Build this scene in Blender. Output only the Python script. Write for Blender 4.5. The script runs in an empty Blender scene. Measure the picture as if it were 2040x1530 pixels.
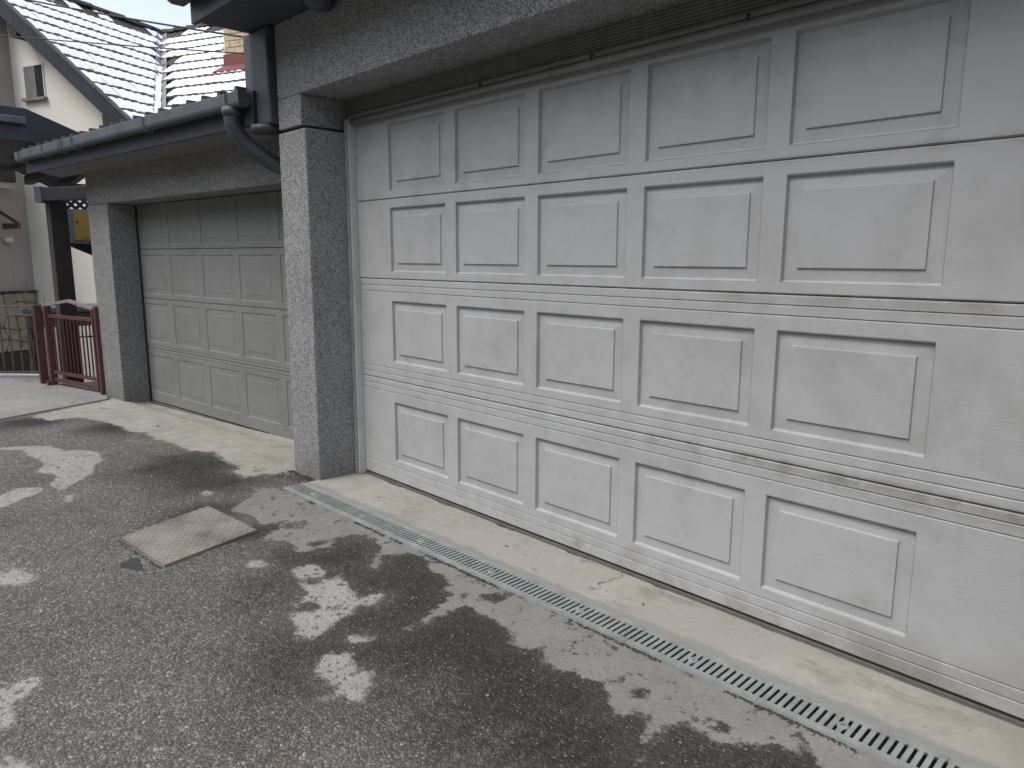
import bpy, math, random
import numpy as np
from mathutils import Vector, Matrix
random.seed(7)
rng = np.random.default_rng(7)
sc = bpy.context.scene
COL = sc.collection

# ------------------------------------------------------------------ camera
cam_d = bpy.data.cameras.new('camera')
cam = bpy.data.objects.new('camera', cam_d)
COL.objects.link(cam)
sc.camera = cam
cam_d.sensor_width = 36.0
cam_d.lens = 36.0 * 1450.63 / 2040.0
cam_d.clip_start = 0.05
cam_d.clip_end = 800
yaw, pit, rol = -0.809, -0.1708, 0.003
fw = Vector((math.sin(yaw) * math.cos(pit), math.cos(yaw) * math.cos(pit), math.sin(pit)))
r0 = Vector((math.cos(yaw), -math.sin(yaw), 0))
u0 = r0.cross(fw)
rt = math.cos(rol) * r0 + math.sin(rol) * u0
up = -math.sin(rol) * r0 + math.cos(rol) * u0
cam.matrix_world = Matrix(((rt.x, up.x, -fw.x, 2.286), (rt.y, up.y, -fw.y, -2.3005), (rt.z, up.z, -fw.z, 1.2761), (0, 0, 0, 1)))

# ------------------------------------------------------------------ sky, sun, exposure
SUN = Vector((-0.12, -0.76, 1.12)).normalized()
world = bpy.data.worlds.new('World')
sc.world = world
world.use_nodes = True
wn = world.node_tree.nodes
wl = world.node_tree.links
sky = wn.new('ShaderNodeTexSky')
sky.sky_type = 'NISHITA'
sky.sun_disc = False
sky.sun_elevation = math.asin(SUN.z)
sky.sun_rotation = math.atan2(SUN.x, SUN.y)
sky.air_density = 1.2
sky.dust_density = 2.0
sky.ozone_density = 1.0
hs = wn.new('ShaderNodeHueSaturation')
hs.inputs['Saturation'].default_value = 0.55
wl.new(sky.outputs[0], hs.inputs['Color'])
bg = wn['Background']
bg.inputs['Strength'].default_value = 0.15
wl.new(hs.outputs[0], bg.inputs['Color'])
sd = bpy.data.lights.new('sun', 'SUN')
sd.energy = 1.0
sd.angle = math.radians(24)
sd.color = (1.0, 0.955, 0.89)
sun = bpy.data.objects.new('sun', sd)
COL.objects.link(sun)
sun.rotation_euler = (-SUN).to_track_quat('-Z', 'Y').to_euler()
sun.location = (0, -10, 12)
sc.view_settings.view_transform = 'Standard'
sc.view_settings.look = 'None'
sc.view_settings.gamma = 1.0
sc.view_settings.use_curve_mapping = False
sc.view_settings.exposure = 0.78
sc.render.engine = 'CYCLES'

# ------------------------------------------------------------------ material helpers
class G:
    def __init__(s, name, rough=0.8, metal=0.0, spec=0.5):
        s.m = bpy.data.materials.new(name)
        s.m.use_nodes = True
        s.nt = s.m.node_tree
        s.b = s.nt.nodes['Principled BSDF']
        s.b.inputs['Roughness'].default_value = rough
        s.b.inputs['Metallic'].default_value = metal
        s.b.inputs['Specular IOR Level'].default_value = spec
        s.geo = s.n('ShaderNodeNewGeometry')
        s.pos = s.geo.outputs['Position']
    def n(s, t):
        return s.nt.nodes.new(t)
    def put(s, sock, v):
        if isinstance(v, bpy.types.NodeSocket):
            s.nt.links.new(v, sock)
        elif isinstance(v, (tuple, list)) and len(v) == 3 and sock.type == 'RGBA':
            sock.default_value = (*v, 1)
        else:
            sock.default_value = v
    def map(s, scale, vec=None, rot=(0, 0, 0)):
        k = s.n('ShaderNodeMapping')
        k.inputs['Scale'].default_value = scale
        k.inputs['Rotation'].default_value = rot
        s.put(k.inputs['Vector'], vec or s.pos)
        return k.outputs[0]
    def noise(s, scale, detail=4, rough=0.55, vec=None, dist=0.0, col=False):
        k = s.n('ShaderNodeTexNoise')
        s.put(k.inputs['Vector'], vec or s.pos)
        k.inputs['Scale'].default_value = scale
        k.inputs['Detail'].default_value = detail
        k.inputs['Roughness'].default_value = rough
        k.inputs['Distortion'].default_value = dist
        return k.outputs['Color' if col else 'Fac']
    def vor(s, scale, out='Distance', feature='F1', vec=None, rnd=1.0):
        k = s.n('ShaderNodeTexVoronoi')
        k.feature = feature
        s.put(k.inputs['Vector'], vec or s.pos)
        k.inputs['Scale'].default_value = scale
        k.inputs['Randomness'].default_value = rnd
        return k.outputs[out]
    def ramp(s, fac, stops, interp='LINEAR'):
        k = s.n('ShaderNodeValToRGB')
        k.color_ramp.interpolation = interp
        e = k.color_ramp.elements
        while len(e) < len(stops):
            e.new(0.5)
        for i, (p, c) in enumerate(stops):
            e[i].position = p
            e[i].color = (*c, 1) if isinstance(c, (tuple, list)) else (c, c, c, 1)
        s.put(k.inputs[0], fac)
        return k.outputs[0]
    def mix(s, fac, a, b, mode='MIX'):
        k = s.n('ShaderNodeMix')
        k.data_type = 'RGBA'
        k.blend_type = mode
        s.put(k.inputs[0], fac)
        s.put(k.inputs[6], a)
        s.put(k.inputs[7], b)
        return k.outputs[2]
    def math(s, op, a, b=0.0, c=0.0, clamp=False):
        k = s.n('ShaderNodeMath')
        k.operation = op
        k.use_clamp = clamp
        s.put(k.inputs[0], a)
        s.put(k.inputs[1], b)
        s.put(k.inputs[2], c)
        return k.outputs[0]
    def sep(s, col=None):
        k = s.n('ShaderNodeSeparateXYZ')
        s.put(k.inputs[0], col or s.pos)
        return k.outputs
    def attr(s, name):
        k = s.n('ShaderNodeAttribute')
        k.attribute_name = name
        return k.outputs['Fac']
    def step(s, v, lo, hi):
        k = s.n('ShaderNodeMapRange')
        k.interpolation_type = 'SMOOTHSTEP'
        s.put(k.inputs['Value'], v)
        k.inputs['From Min'].default_value = lo
        k.inputs['From Max'].default_value = hi
        return k.outputs[0]
    def bump(s, h, strength=0.5, dist=0.01, normal=None):
        k = s.n('ShaderNodeBump')
        k.inputs['Strength'].default_value = strength
        k.inputs['Distance'].default_value = dist
        s.put(k.inputs['Height'], h)
        if normal is not None:
            s.put(k.inputs['Normal'], normal)
        return k.outputs[0]
    def fin(s, col=None, rough=None, normal=None):
        if col is not None:
            s.put(s.b.inputs['Base Color'], col)
        if rough is not None:
            s.put(s.b.inputs['Roughness'], rough)
        if normal is not None:
            s.put(s.b.inputs['Normal'], normal)
        return s.m

MAT = {}
def simple(name, col, rough=0.7, metal=0.0, var=0.25, scale=6.0, bump=0.0, bscale=60.0, dirt=None):
    g = G(name, rough, metal)
    n = g.noise(scale, 6, 0.6)
    f = g.noise(scale * 9, 4, 0.6)
    nn = g.math('ADD', g.math('MULTIPLY', n, 0.7), g.math('MULTIPLY', f, 0.3))
    lo = tuple(c * (1 - var) for c in col)
    hi = tuple(min(1, c * (1 + var)) for c in col)
    c = g.ramp(nn, [(0.3, lo), (0.7, hi)])
    if dirt:
        c = g.mix(g.step(g.noise(2.7, 7, 0.65), 0.52, 0.75), c, dirt)
    nr = g.bump(g.noise(bscale, 5, 0.6), bump, 0.01) if bump else None
    r = g.math('ADD', g.math('MULTIPLY', g.math('SUBTRACT', f, 0.5), 0.25), rough, clamp=True)
    MAT[name] = g.fin(c, r, nr)
    return MAT[name]

# pebble dash: small pale and dark stone chips set in grey cement
def mk_stucco(name, gain, warm=(1, 1, 1)):
    g = G(name, 0.92, 0, 0.25)
    v = g.n('ShaderNodeTexVoronoi')
    g.put(v.inputs['Vector'], g.pos)
    v.inputs['Scale'].default_value = 210
    chip = g.sep(v.outputs['Color'])[0]
    d = v.outputs['Distance']
    base = g.ramp(chip, [(0.0, 0.125), (0.18, 0.155), (0.32, 0.26), (0.65, 0.34), (1.0, 0.48)])
    edge = g.step(d, 0.62, 0.85)
    c = g.mix(g.math('MULTIPLY', edge, 0.85), base, (0.10, 0.10, 0.097))
    big = g.noise(1.3, 6, 0.65)
    med = g.noise(22, 5, 0.7)
    sh = g.math('ADD', g.math('MULTIPLY', big, 0.5), g.math('MULTIPLY', med, 0.3))
    k = g.ramp(sh, [(0.25, tuple(0.72 * gain * w for w in warm)), (0.55, tuple(1.1 * gain * w for w in warm))])
    c = g.mix(1.0, c, k, 'MULTIPLY')
    z = g.sep()[2]
    foot = g.math('MULTIPLY', g.math('SUBTRACT', 1.0, g.step(g.math('ADD', z, g.math('MULTIPLY', g.noise(7, 5, 0.65), 0.35)), 0.12, 0.45)), 0.40)
    c = g.mix(foot, c, (0.14, 0.125, 0.105))
    run = g.step(g.noise(2.2, 6, 0.65, g.map((4.0, 4.0, 0.25))), 0.56, 0.72)
    c = g.mix(g.math('MULTIPLY', run, 0.22), c, (0.12, 0.118, 0.11))
    h = g.math('ADD', g.math('MULTIPLY', g.math('SUBTRACT', 1.0, d), 1.0), g.math('MULTIPLY', g.noise(320, 2), 0.3))
    MAT[name] = g.fin(c, None, g.bump(h, 0.8, 0.006))
mk_stucco('pebble_dash', 1.12)
mk_stucco('pebble_dash_far', 0.95, (1.0, 0.99, 0.97))

# lacquered sheet steel of the doors, embossed with a lengthwise wood grain, dusty
def mk_door(name, col, dirt_amt, seams=()):
    g = G(name, 0.55, 0, 0.4)
    x, y, z = g.sep()
    n1 = g.noise(1.6, 6, 0.6)
    n2 = g.noise(9.0, 6, 0.65)
    st = g.noise(3.0, 6, 0.65, g.map((1.6, 1.6, 0.8)))
    f = g.math('ADD', g.math('MULTIPLY', n1, 0.4), g.math('ADD', g.math('MULTIPLY', n2, 0.35), g.math('MULTIPLY', st, 0.25)))
    c = g.ramp(f, [(0.32, tuple(v * (1 - 0.34 * dirt_amt) for v in (col[0], col[1] * 0.985, col[2] * 0.95))), (0.52, col), (0.75, tuple(min(1, v * 1.06) for v in col))])
    # grime washed along the joints between sections
    for zs, up_, dn, a in seams:
        band = g.math('MULTIPLY', g.step(z, zs - dn, zs), g.math('SUBTRACT', 1.0, g.step(z, zs, zs + up_)))
        m = g.math('MULTIPLY', band, g.step(g.math('ADD', g.math('MULTIPLY', g.noise(5.5, 6, 0.7), 0.75), g.math('MULTIPLY', x, 0.09)), 0.36, 0.62))
        c = g.mix(g.math('MULTIPLY', m, a), c, (0.20, 0.19, 0.165))
    # specks
    sp = g.vor(11, 'Distance')
    spc = g.sep(g.vor(11, 'Color'))[0]
    dots = g.math('MULTIPLY', g.math('SUBTRACT', 1.0, g.step(sp, 0.02, 0.055)), g.step(spc, 0.80, 0.84))
    c = g.mix(g.math('MULTIPLY', dots, 0.9 * dirt_amt), c, (0.13, 0.115, 0.10))
    sc_ = g.noise(14, 3, 0.5, g.map((1, 1, 0.25), None, (0, 0.5, 0)))
    c = g.mix(g.math('MULTIPLY', g.step(sc_, 0.70, 0.78), 0.22 * dirt_amt), c, (0.25, 0.24, 0.22))
    grain = g.noise(1.0, 6, 0.7, g.map((10, 10, 260)))
    mod = g.step(g.noise(1.1, 3, 0.5), 0.35, 0.65)
    h = g.math('MULTIPLY', grain, g.math('ADD', 0.25, g.math('MULTIPLY', mod, 0.75)))
    r = g.math('ADD', 0.44, g.math('MULTIPLY', n2, 0.25))
    MAT[name] = g.fin(c, r, g.bump(h, 0.28, 0.006))
mk_door('door_paint', (0.405, 0.410, 0.412), 0.75, ((0.600, 0.02, 0.085, 0.9), (1.165, 0.008, 0.075, 0.65), (0.02, 0.16, 0.02, 0.75), (1.593, 0.02, 0.03, 0.35)))
mk_door('door_paint_far_shaded', (0.197, 0.202, 0.194), 0.6, ((0.0, 0.12, 0.03, 0.5),))  # same paint as the near door, with the far door's shade in the colour

simple('frame_metal', (0.27, 0.275, 0.27), 0.5, 0.0, 0.2, 5, dirt=(0.16, 0.155, 0.14))
simple('head_bar', (0.21, 0.21, 0.205), 0.5, 0.0, 0.2, 5)
simple('frame_edge', (0.52, 0.52, 0.50), 0.45, 0.0, 0.15, 5)
simple('head_rib', (0.20, 0.205, 0.20), 0.55, 0.0, 0.2, 5)
simple('rubber', (0.018, 0.018, 0.017), 0.7)
simple('alu_rail', (0.17, 0.162, 0.145), 0.5, 0.2, 0.3, 9)
simple('dark_metal', (0.052, 0.059, 0.076), 0.55, 0.0, 0.35, 5, dirt=(0.085, 0.085, 0.086))
simple('fascia_dark', (0.024, 0.027, 0.036), 0.55, 0.0, 0.25, 4)
simple('gutter_metal', (0.088, 0.092, 0.106), 0.55, 0.0, 0.35, 6, dirt=(0.055, 0.053, 0.052))
simple('gutter_joint', (0.22, 0.225, 0.24), 0.45, 0.0, 0.2, 4)
simple('soffit_paint', (0.17, 0.165, 0.16), 0.85, 0.0, 0.15, 3)
simple('dark_timber', (0.030, 0.024, 0.022), 0.75, 0.0, 0.4, 9)
simple('brown_timber', (0.032, 0.026, 0.024), 0.8, 0.0, 0.4, 9)
simple('screw_metal', (0.10, 0.10, 0.095), 0.4, 0.6)
simple('galvanised', (0.25, 0.268, 0.26), 0.6, 0.1, 0.3, 12, dirt=(0.16, 0.162, 0.15))
simple('trough', (0.03, 0.03, 0.028), 0.9)
simple('red_paint', (0.085, 0.030, 0.028), 0.5, 0.0, 0.3, 14, dirt=(0.10, 0.05, 0.042))
simple('red_rail_top', (0.22, 0.18, 0.175), 0.6, 0.0, 0.2, 14)
simple('rail_brown', (0.10, 0.078, 0.058), 0.55, 0.0, 0.3, 14)
simple('cream_render', (0.74, 0.70, 0.62), 0.9, 0.0, 0.05, 1.2, 0.15, 80)
simple('pink_render', (0.38, 0.32, 0.30), 0.9, 0.0, 0.08, 1.2, 0.15, 80)
simple('tile_clay', (0.055, 0.05, 0.047), 0.85, 0.0, 0.5, 7)
simple('snow', (0.86, 0.88, 0.90), 0.7, 0.0, 0.05, 4, 0.3, 30)
simple('flashing_grey', (0.20, 0.20, 0.20), 0.6, 0.0, 0.3, 5)
simple('flashing_red', (0.16, 0.045, 0.04), 0.55, 0.0, 0.25, 5)
simple('brick_buff', (0.50, 0.38, 0.25), 0.85, 0.0, 0.22, 8, 0.3)
simple('mortar', (0.20, 0.16, 0.12), 0.9)
simple('glass_dark', (0.03, 0.035, 0.04), 0.12)
simple('stone_tan', (0.33, 0.28, 0.215), 0.9, 0.0, 0.3, 6, 0.4, 40)
simple('stone_joint', (0.10, 0.085, 0.07), 0.95)
simple('charcoal_base', (0.045, 0.043, 0.042), 0.9)
simple('yellow_paint', (0.40, 0.27, 0.065), 0.5, 0.0, 0.12, 4)
simple('cabinet_grey', (0.17, 0.18, 0.20), 0.5, 0.0, 0.15, 4)
simple('dark_grey', (0.065, 0.068, 0.072), 0.7, 0.0, 0.2, 4)
simple('slate_top', (0.13, 0.145, 0.15), 0.5, 0.0, 0.2, 4)
simple('blue_plastic', (0.03, 0.05, 0.22), 0.4)
simple('sash_grey', (0.17, 0.175, 0.165), 0.6)
simple('white_plastic', (0.55, 0.54, 0.52), 0.5)
simple('twig_bark', (0.10, 0.075, 0.055), 0.9)
simple('cable', (0.03, 0.03, 0.032), 0.6)
simple('grit_stone', (0.20, 0.19, 0.175), 0.9, 0.0, 0.6, 40)
simple('tar', (0.035, 0.036, 0.037), 0.7, 0.0, 0.3, 20, 0.4, 120)
simple('wet_leaf', (0.07, 0.052, 0.035), 0.7)
simple('terrain_soil', (0.12, 0.115, 0.10), 0.95, 0.0, 0.4, 0.6, 0.4, 12)
simple('dark_soil', (0.05, 0.045, 0.037), 0.95, 0.0, 0.5, 60)
simple('sky_block_wood', (0.065, 0.07, 0.05), 0.95, 0.0, 0.5, 0.15)
simple('roof_sheet', (0.055, 0.058, 0.065), 0.5)
simple('kerb_concrete', (0.40, 0.40, 0.39), 0.9, 0.0, 0.25, 8, 0.3, 60)

def mk_cover():
    g = G('cover_plate', 0.75, 0.1, 0.3)
    n = g.noise(5, 7, 0.65)
    c = g.ramp(n, [(0.3, (0.13, 0.108, 0.088)), (0.5, (0.235, 0.208, 0.178)), (0.72, (0.29, 0.268, 0.238))])
    c = g.mix(g.math('MULTIPLY', g.step(g.noise(3.3, 6, 0.7), 0.55, 0.72), 0.7), c, (0.165, 0.135, 0.105))
    MAT['cover_plate'] = g.fin(c, None, g.bump(g.noise(120, 4), 0.3, 0.004))
mk_cover()

def mk_concrete(name, a, b, pink, crack=False):
    g = G(name, 0.93, 0, 0.2)
    n = g.noise(2.2, 8, 0.62)
    f = g.noise(26, 6, 0.65)
    c = g.ramp(g.math('ADD', g.math('MULTIPLY', n, 0.65), g.math('MULTIPLY', f, 0.35)), [(0.33, a), (0.62, b)])
    c = g.mix(g.math('MULTIPLY', g.step(g.noise(1.4, 4, 0.5), 0.45, 0.62), 0.75), c, pink)
    st = g.step(g.noise(6.5, 8, 0.72, g.map((0.6, 1.6, 1))), 0.57, 0.70)
    c = g.mix(g.math('MULTIPLY', st, 0.55), c, tuple(v * 0.55 for v in a))
    sp = g.math('MULTIPLY', g.math('SUBTRACT', 1.0, g.step(g.vor(30), 0.05, 0.16)), g.step(g.sep(g.vor(30, 'Color'))[1], 0.80, 0.86))
    c = g.mix(g.math('MULTIPLY', sp, 0.7), c, (0.10, 0.09, 0.075))
    gs = g.step(g.noise(1.9, 7, 0.7, g.map((1.0, 2.0, 1.0))), 0.54, 0.70)
    c = g.mix(g.math('MULTIPLY', gs, 0.45), c, tuple(v * q for v, q in zip(a, (0.62, 0.66, 0.58))))
    h = g.math('ADD', g.math('MULTIPLY', f, 1.0), g.math('MULTIPLY', g.noise(180, 4), 0.5))
    if crack:
        x, y, z = g.sep()
        dd = g.math('ADD', g.math('SUBTRACT', y, g.math('MULTIPLY', x, 0.0255)), 0.4057)
        bed = g.math('SUBTRACT', 1.0, g.step(g.math('ADD', dd, g.math('MULTIPLY', g.math('SUBTRACT', g.noise(7, 6, 0.65), 0.5), 0.09)), 0.095, 0.125))
        c = g.mix(g.math('MULTIPLY', bed, 0.75), c, (0.225, 0.225, 0.212))
        chp = g.step(g.noise(13, 7, 0.75, g.map((0.7, 1.5, 1))), 0.63, 0.69)
        c = g.mix(g.math('MULTIPLY', chp, 0.55), c, (0.13, 0.115, 0.095))
        ln = g.math('ABSOLUTE', g.math('SUBTRACT', g.math('ADD', x, g.math('MULTIPLY', g.math('SUBTRACT', g.noise(9, 5, 0.6), 0.5), 0.22)), 0.56))
        ck = g.math('MULTIPLY', g.math('SUBTRACT', 1.0, g.step(ln, 0.002, 0.007)), g.step(y, -0.26, -0.20))
        c = g.mix(g.math('MULTIPLY', ck, 0.7), c, (0.10, 0.09, 0.07))
        h = g.math('SUBTRACT', h, g.math('MULTIPLY', ck, 1.5))
    MAT[name] = g.fin(c, None, g.bump(h, 0.5, 0.006))
mk_concrete('sill_concrete', (0.235, 0.224, 0.196), (0.385, 0.37, 0.33), (0.325, 0.305, 0.275), True)
mk_concrete('path_concrete', (0.20, 0.192, 0.183), (0.30, 0.292, 0.28), (0.26, 0.238, 0.226))

# asphalt with dry dusty patches, a thin cement wash by the far door and a grey concrete strip by the drain
def mk_asphalt():
    g = G('asphalt', 0.93, 0, 0.3)
    v = g.n('ShaderNodeTexVoronoi')
    g.put(v.inputs['Vector'], g.pos)
    v.inputs['Scale'].default_value = 120
    chip = g.sep(v.outputs['Color'])[0]
    d1 = v.outputs['Distance']
    big = g.noise(0.9, 6, 0.6)
    med = g.noise(6, 6, 0.65)
    fine = g.noise(75, 5, 0.7)
    vf = g.noise(230, 3, 0.6)
    stone = g.ramp(chip, [(0.0, 0.52), (0.5, 0.88), (0.80, 1.14), (0.94, 1.5), (1.0, 2.3)])
    tone = g.ramp(g.math('ADD', g.math('MULTIPLY', big, 0.55), g.math('MULTIPLY', med, 0.45)),
                  [(0.30, (0.137, 0.131, 0.124)), (0.50, (0.192, 0.182, 0.171)), (0.70, (0.230, 0.218, 0.201))])
    brown = g.step(g.noise(1.7, 5, 0.6), 0.55, 0.75)
    tone = g.mix(g.math('MULTIPLY', brown, 0.6), tone, (0.171, 0.139, 0.114))
    wet = g.attr('wet')
    wj = g.step(g.math('ADD', wet, g.math('MULTIPLY', g.math('SUBTRACT', g.noise(3.0, 8, 0.7), 0.5), 1.1)), -0.05, 0.80)
    tone = g.mix(wj, tone, (0.047, 0.044, 0.041))
    dark = g.mix(1.0, tone, stone, 'MULTIPLY')
    blot = g.ramp(g.math('ADD', g.math('MULTIPLY', g.noise(34, 5, 0.7), 0.6), g.math('MULTIPLY', g.noise(2.4, 7, 0.7), 0.4)), [(0.34, (0.64, 0.63, 0.62)), (0.52, (1.0, 0.985, 0.96)), (0.66, (1.32, 1.29, 1.24))])
    dark = g.mix(1.0, dark, blot, 'MULTIPLY')
    dark = g.mix(g.math('MULTIPLY', g.step(fine, 0.56, 0.72), 0.5), dark, (0.059, 0.056, 0.052))
    pore = g.math('MULTIPLY', g.step(g.noise(140, 3, 0.6), 0.60, 0.68), g.step(g.noise(11, 5, 0.6), 0.42, 0.60))
    dark = g.mix(g.math('MULTIPLY', pore, 0.75), dark, (0.034, 0.032, 0.030))
    # ragged distance fields
    def cn(sc_, dt, k):
        return g.math('MULTIPLY', g.math('SUBTRACT', g.noise(sc_, dt, 0.65), 0.5), k)
    wob = g.math('ADD', cn(8, 4, 0.055), g.math('ADD', cn(24, 5, 0.075), cn(85, 4, 0.045)))
    def field(nm, lo, hi, k=1.0):
        return g.step(g.math('ADD', g.attr(nm), g.math('MULTIPLY', wob, k)), lo, hi)
    dry = g.math('MULTIPLY', field('dry', -0.012, 0.012, 0.9), g.math('SUBTRACT', 1.0, g.math('MULTIPLY', g.step(g.noise(38, 6, 0.7), 0.57, 0.63), 0.75)))
    dcol = g.ramp(g.math('ADD', g.math('MULTIPLY', fine, 0.5), g.math('MULTIPLY', med, 0.5)), [(0.35, (0.266, 0.255, 0.233)), (0.65, (0.378, 0.366, 0.338))])
    dcol = g.mix(g.step(vf, 0.60, 0.72), dcol, (0.166, 0.157, 0.145))
    strip = g.math('MULTIPLY', field('strip', -0.012, 0.012, 1.3), g.math('SUBTRACT', 1.0, g.math('MULTIPLY', g.step(g.noise(17, 7, 0.72), 0.59, 0.65), 0.7)))
    scol = g.ramp(g.math('ADD', g.math('MULTIPLY', fine, 0.35), g.math('ADD', g.math('MULTIPLY', med, 0.35), g.math('MULTIPLY', big, 0.3))), [(0.34, (0.152, 0.144, 0.137)), (0.62, (0.246, 0.235, 0.221))])
    scol = g.mix(g.math('MULTIPLY', g.step(vf, 0.58, 0.70), 0.6), scol, (0.108, 0.103, 0.096))
    conc = g.math('MULTIPLY', field('conc', -0.02, 0.02, 1.5), g.math('SUBTRACT', 1.0, g.math('MULTIPLY', g.step(g.noise(6, 8, 0.72), 0.58, 0.66), 0.5)))
    ccol = g.ramp(g.math('ADD', g.math('MULTIPLY', fine, 0.25), g.math('ADD', g.math('MULTIPLY', med, 0.45), g.math('MULTIPLY', big, 0.3))), [(0.36, (0.215, 0.206, 0.181)), (0.52, (0.333, 0.319, 0.279)), (0.66, (0.441, 0.422, 0.373))])
    halo = g.math('MAXIMUM', g.math('MULTIPLY', field('dry', -0.10, 0.02, 1.6), 0.14), g.math('MULTIPLY', field('strip', -0.12, 0.02, 1.8), 0.12))
    dark = g.mix(halo, dark, (0.215, 0.205, 0.192))
    c = g.mix(strip, dark, scol)
    c = g.mix(dry, c, dcol)
    c = g.mix(conc, c, ccol)
    smooth = g.math('MAXIMUM', conc, g.math('MAXIMUM', g.math('MULTIPLY', strip, 1.05), g.math('MULTIPLY', dry, 0.8)))
    h = g.math('ADD', g.math('MULTIPLY', g.math('SUBTRACT', 1.0, d1), g.math('ADD', 0.5, chip)), g.math('ADD', g.math('MULTIPLY', fine, 1.2), g.math('MULTIPLY', vf, 0.4)))
    h = g.math('MULTIPLY', h, g.math('SUBTRACT', 1.0, g.math('MULTIPLY', smooth, 0.75)))
    r = g.math('SUBTRACT', 0.95, g.math('MULTIPLY', wj, 0.22))
    MAT['asphalt'] = g.fin(c, r, g.bump(h, 0.9, 0.008))
mk_asphalt()

# ------------------------------------------------------------------ mesh helpers
class MB:
    def __init__(s):
        s.v = []
        s.f = []
    def add(s, vs, fs):
        o = len(s.v)
        s.v += [tuple(p) for p in vs]
        s.f += [tuple(i + o for i in f) for f in fs]
        return s
    def box(s, a, b, xf=None):
        x0, y0, z0 = a
        x1, y1, z1 = b
        vs = [(x0, y0, z0), (x1, y0, z0), (x1, y1, z0), (x0, y1, z0), (x0, y0, z1), (x1, y0, z1), (x1, y1, z1), (x0, y1, z1)]
        if xf:
            vs = [xf(*p) for p in vs]
        return s.add(vs, [(0, 3, 2, 1), (4, 5, 6, 7), (0, 1, 5, 4), (1, 2, 6, 5), (2, 3, 7, 6), (3, 0, 4, 7)])
    def prism(s, poly, off):
        off = Vector(off)
        n = len(poly)
        vs = [Vector(p) for p in poly]
        vs += [p + off for p in vs]
        nrm = Vector((0, 0, 0))
        for i in range(n):
            nrm += vs[i].cross(vs[(i + 1) % n])
        fl = nrm.dot(off) > 0
        fs = [tuple(range(n)), tuple(range(2 * n - 1, n - 1, -1))] + [(i, i + n, (i + 1) % n + n, (i + 1) % n) for i in range(n)]
        if fl:
            fs = [tuple(reversed(f)) for f in fs]
        return s.add(vs, fs)
    def bar(s, p, q, w, h, upv=(0, 0, 1)):
        p, q = Vector(p), Vector(q)
        d = (q - p).normalized()
        u = Vector(upv)
        sd_ = d.cross(u)
        if sd_.length < 1e-4:
            sd_ = d.cross(Vector((1, 0, 0)))
        sd_.normalize()
        u = sd_.cross(d)
        vs = []
        for c in (p, q):
            for a, b in ((-1, -1), (1, -1), (1, 1), (-1, 1)):
                vs.append(c + sd_ * (a * w / 2) + u * (b * h / 2))
        return s.add(vs, [(0, 3, 2, 1), (4, 5, 6, 7), (0, 1, 5, 4), (1, 2, 6, 5), (2, 3, 7, 6), (3, 0, 4, 7)])
    def tube(s, path, rad, n=12, cap=True):
        path = [Vector(p) for p in path]
        rads = rad if isinstance(rad, (list, tuple)) else [rad] * len(path)
        ref = Vector((0, 0, 1))
        o = len(s.v)
        pu = None
        for i, p in enumerate(path):
            d = (path[min(i + 1, len(path) - 1)] - path[max(i - 1, 0)]).normalized()
            if pu is None:
                pu = d.cross(ref)
                if pu.length < 0.05:
                    pu = d.cross(Vector((0, 1, 0)))
            pu = (pu - d * pu.dot(d)).normalized()
            w = d.cross(pu)
            for k in range(n):
                t = 2 * math.pi * k / n
                s.v.append(tuple(p + (pu * math.cos(t) + w * math.sin(t)) * rads[i]))
        for i in range(len(path) - 1):
            for k in range(n):
                a = o + i * n + k
                b = o + i * n + (k + 1) % n
                s.f.append((a, b, b + n, a + n))
        if cap:
            s.f.append(tuple(o + k for k in range(n - 1, -1, -1)))
            e = o + (len(path) - 1) * n
            s.f.append(tuple(e + k for k in range(n)))
        return s
    def mesh(s, name, mat, off=(0, 0, 0), smooth=False):
        me = bpy.data.meshes.new(name)
        ox, oy, oz = off
        me.from_pydata([(x - ox, y - oy, z - oz) for x, y, z in s.v], [], s.f)
        me.materials.append(MAT[mat])
        if smooth:
            me.polygons.foreach_set('use_smooth', [True] * len(me.polygons))
        me.update()
        return me

def rootof(o):
    while o.parent:
        o = o.parent
    return o
def link(name, data, parent=None):
    o = bpy.data.objects.new(name, data)
    COL.objects.link(o)
    if parent is not None:
        o.parent = parent
    return o
def tag(o, label=None, cat=None, group=None, kind=None):
    if label: o['label'] = label
    if cat: o['category'] = cat
    if group: o['group'] = group
    if kind: o['kind'] = kind
    return o
def thing(name, loc, label, cat, group=None):
    o = link(name, None)
    o.location = loc
    o.empty_display_size = 0.1
    return tag(o, label, cat, group)
def part(name, mb, mat, parent, smooth=False, bevel=0.0):
    """mesh given in world coordinates, parented to a thing whose root is an unrotated Empty"""
    off = rootof(parent).location
    o = link(name, mb.mesh(name, mat, off, smooth), parent)
    if bevel:
        add_bevel(o, bevel)
    return o
def solo(name, mb, mat, label=None, cat=None, group=None, kind=None, smooth=False, bevel=0.0):
    o = link(name, mb.mesh(name, mat, (0, 0, 0), smooth))
    if bevel:
        add_bevel(o, bevel)
    return tag(o, label, cat, group, kind)
def add_bevel(o, w, seg=2):
    m = o.modifiers.new('bevel', 'BEVEL')
    m.width = w
    m.segments = seg
    m.limit_method = 'ANGLE'
    m.angle_limit = math.radians(40)
def piece(name, me, parent, M4):
    """shared mesh placed by a world matrix under an unrotated root"""
    o = link(name, me, parent)
    T = Matrix.Translation(-Vector(rootof(parent).location))
    o.matrix_local = T @ M4
    return o

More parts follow.
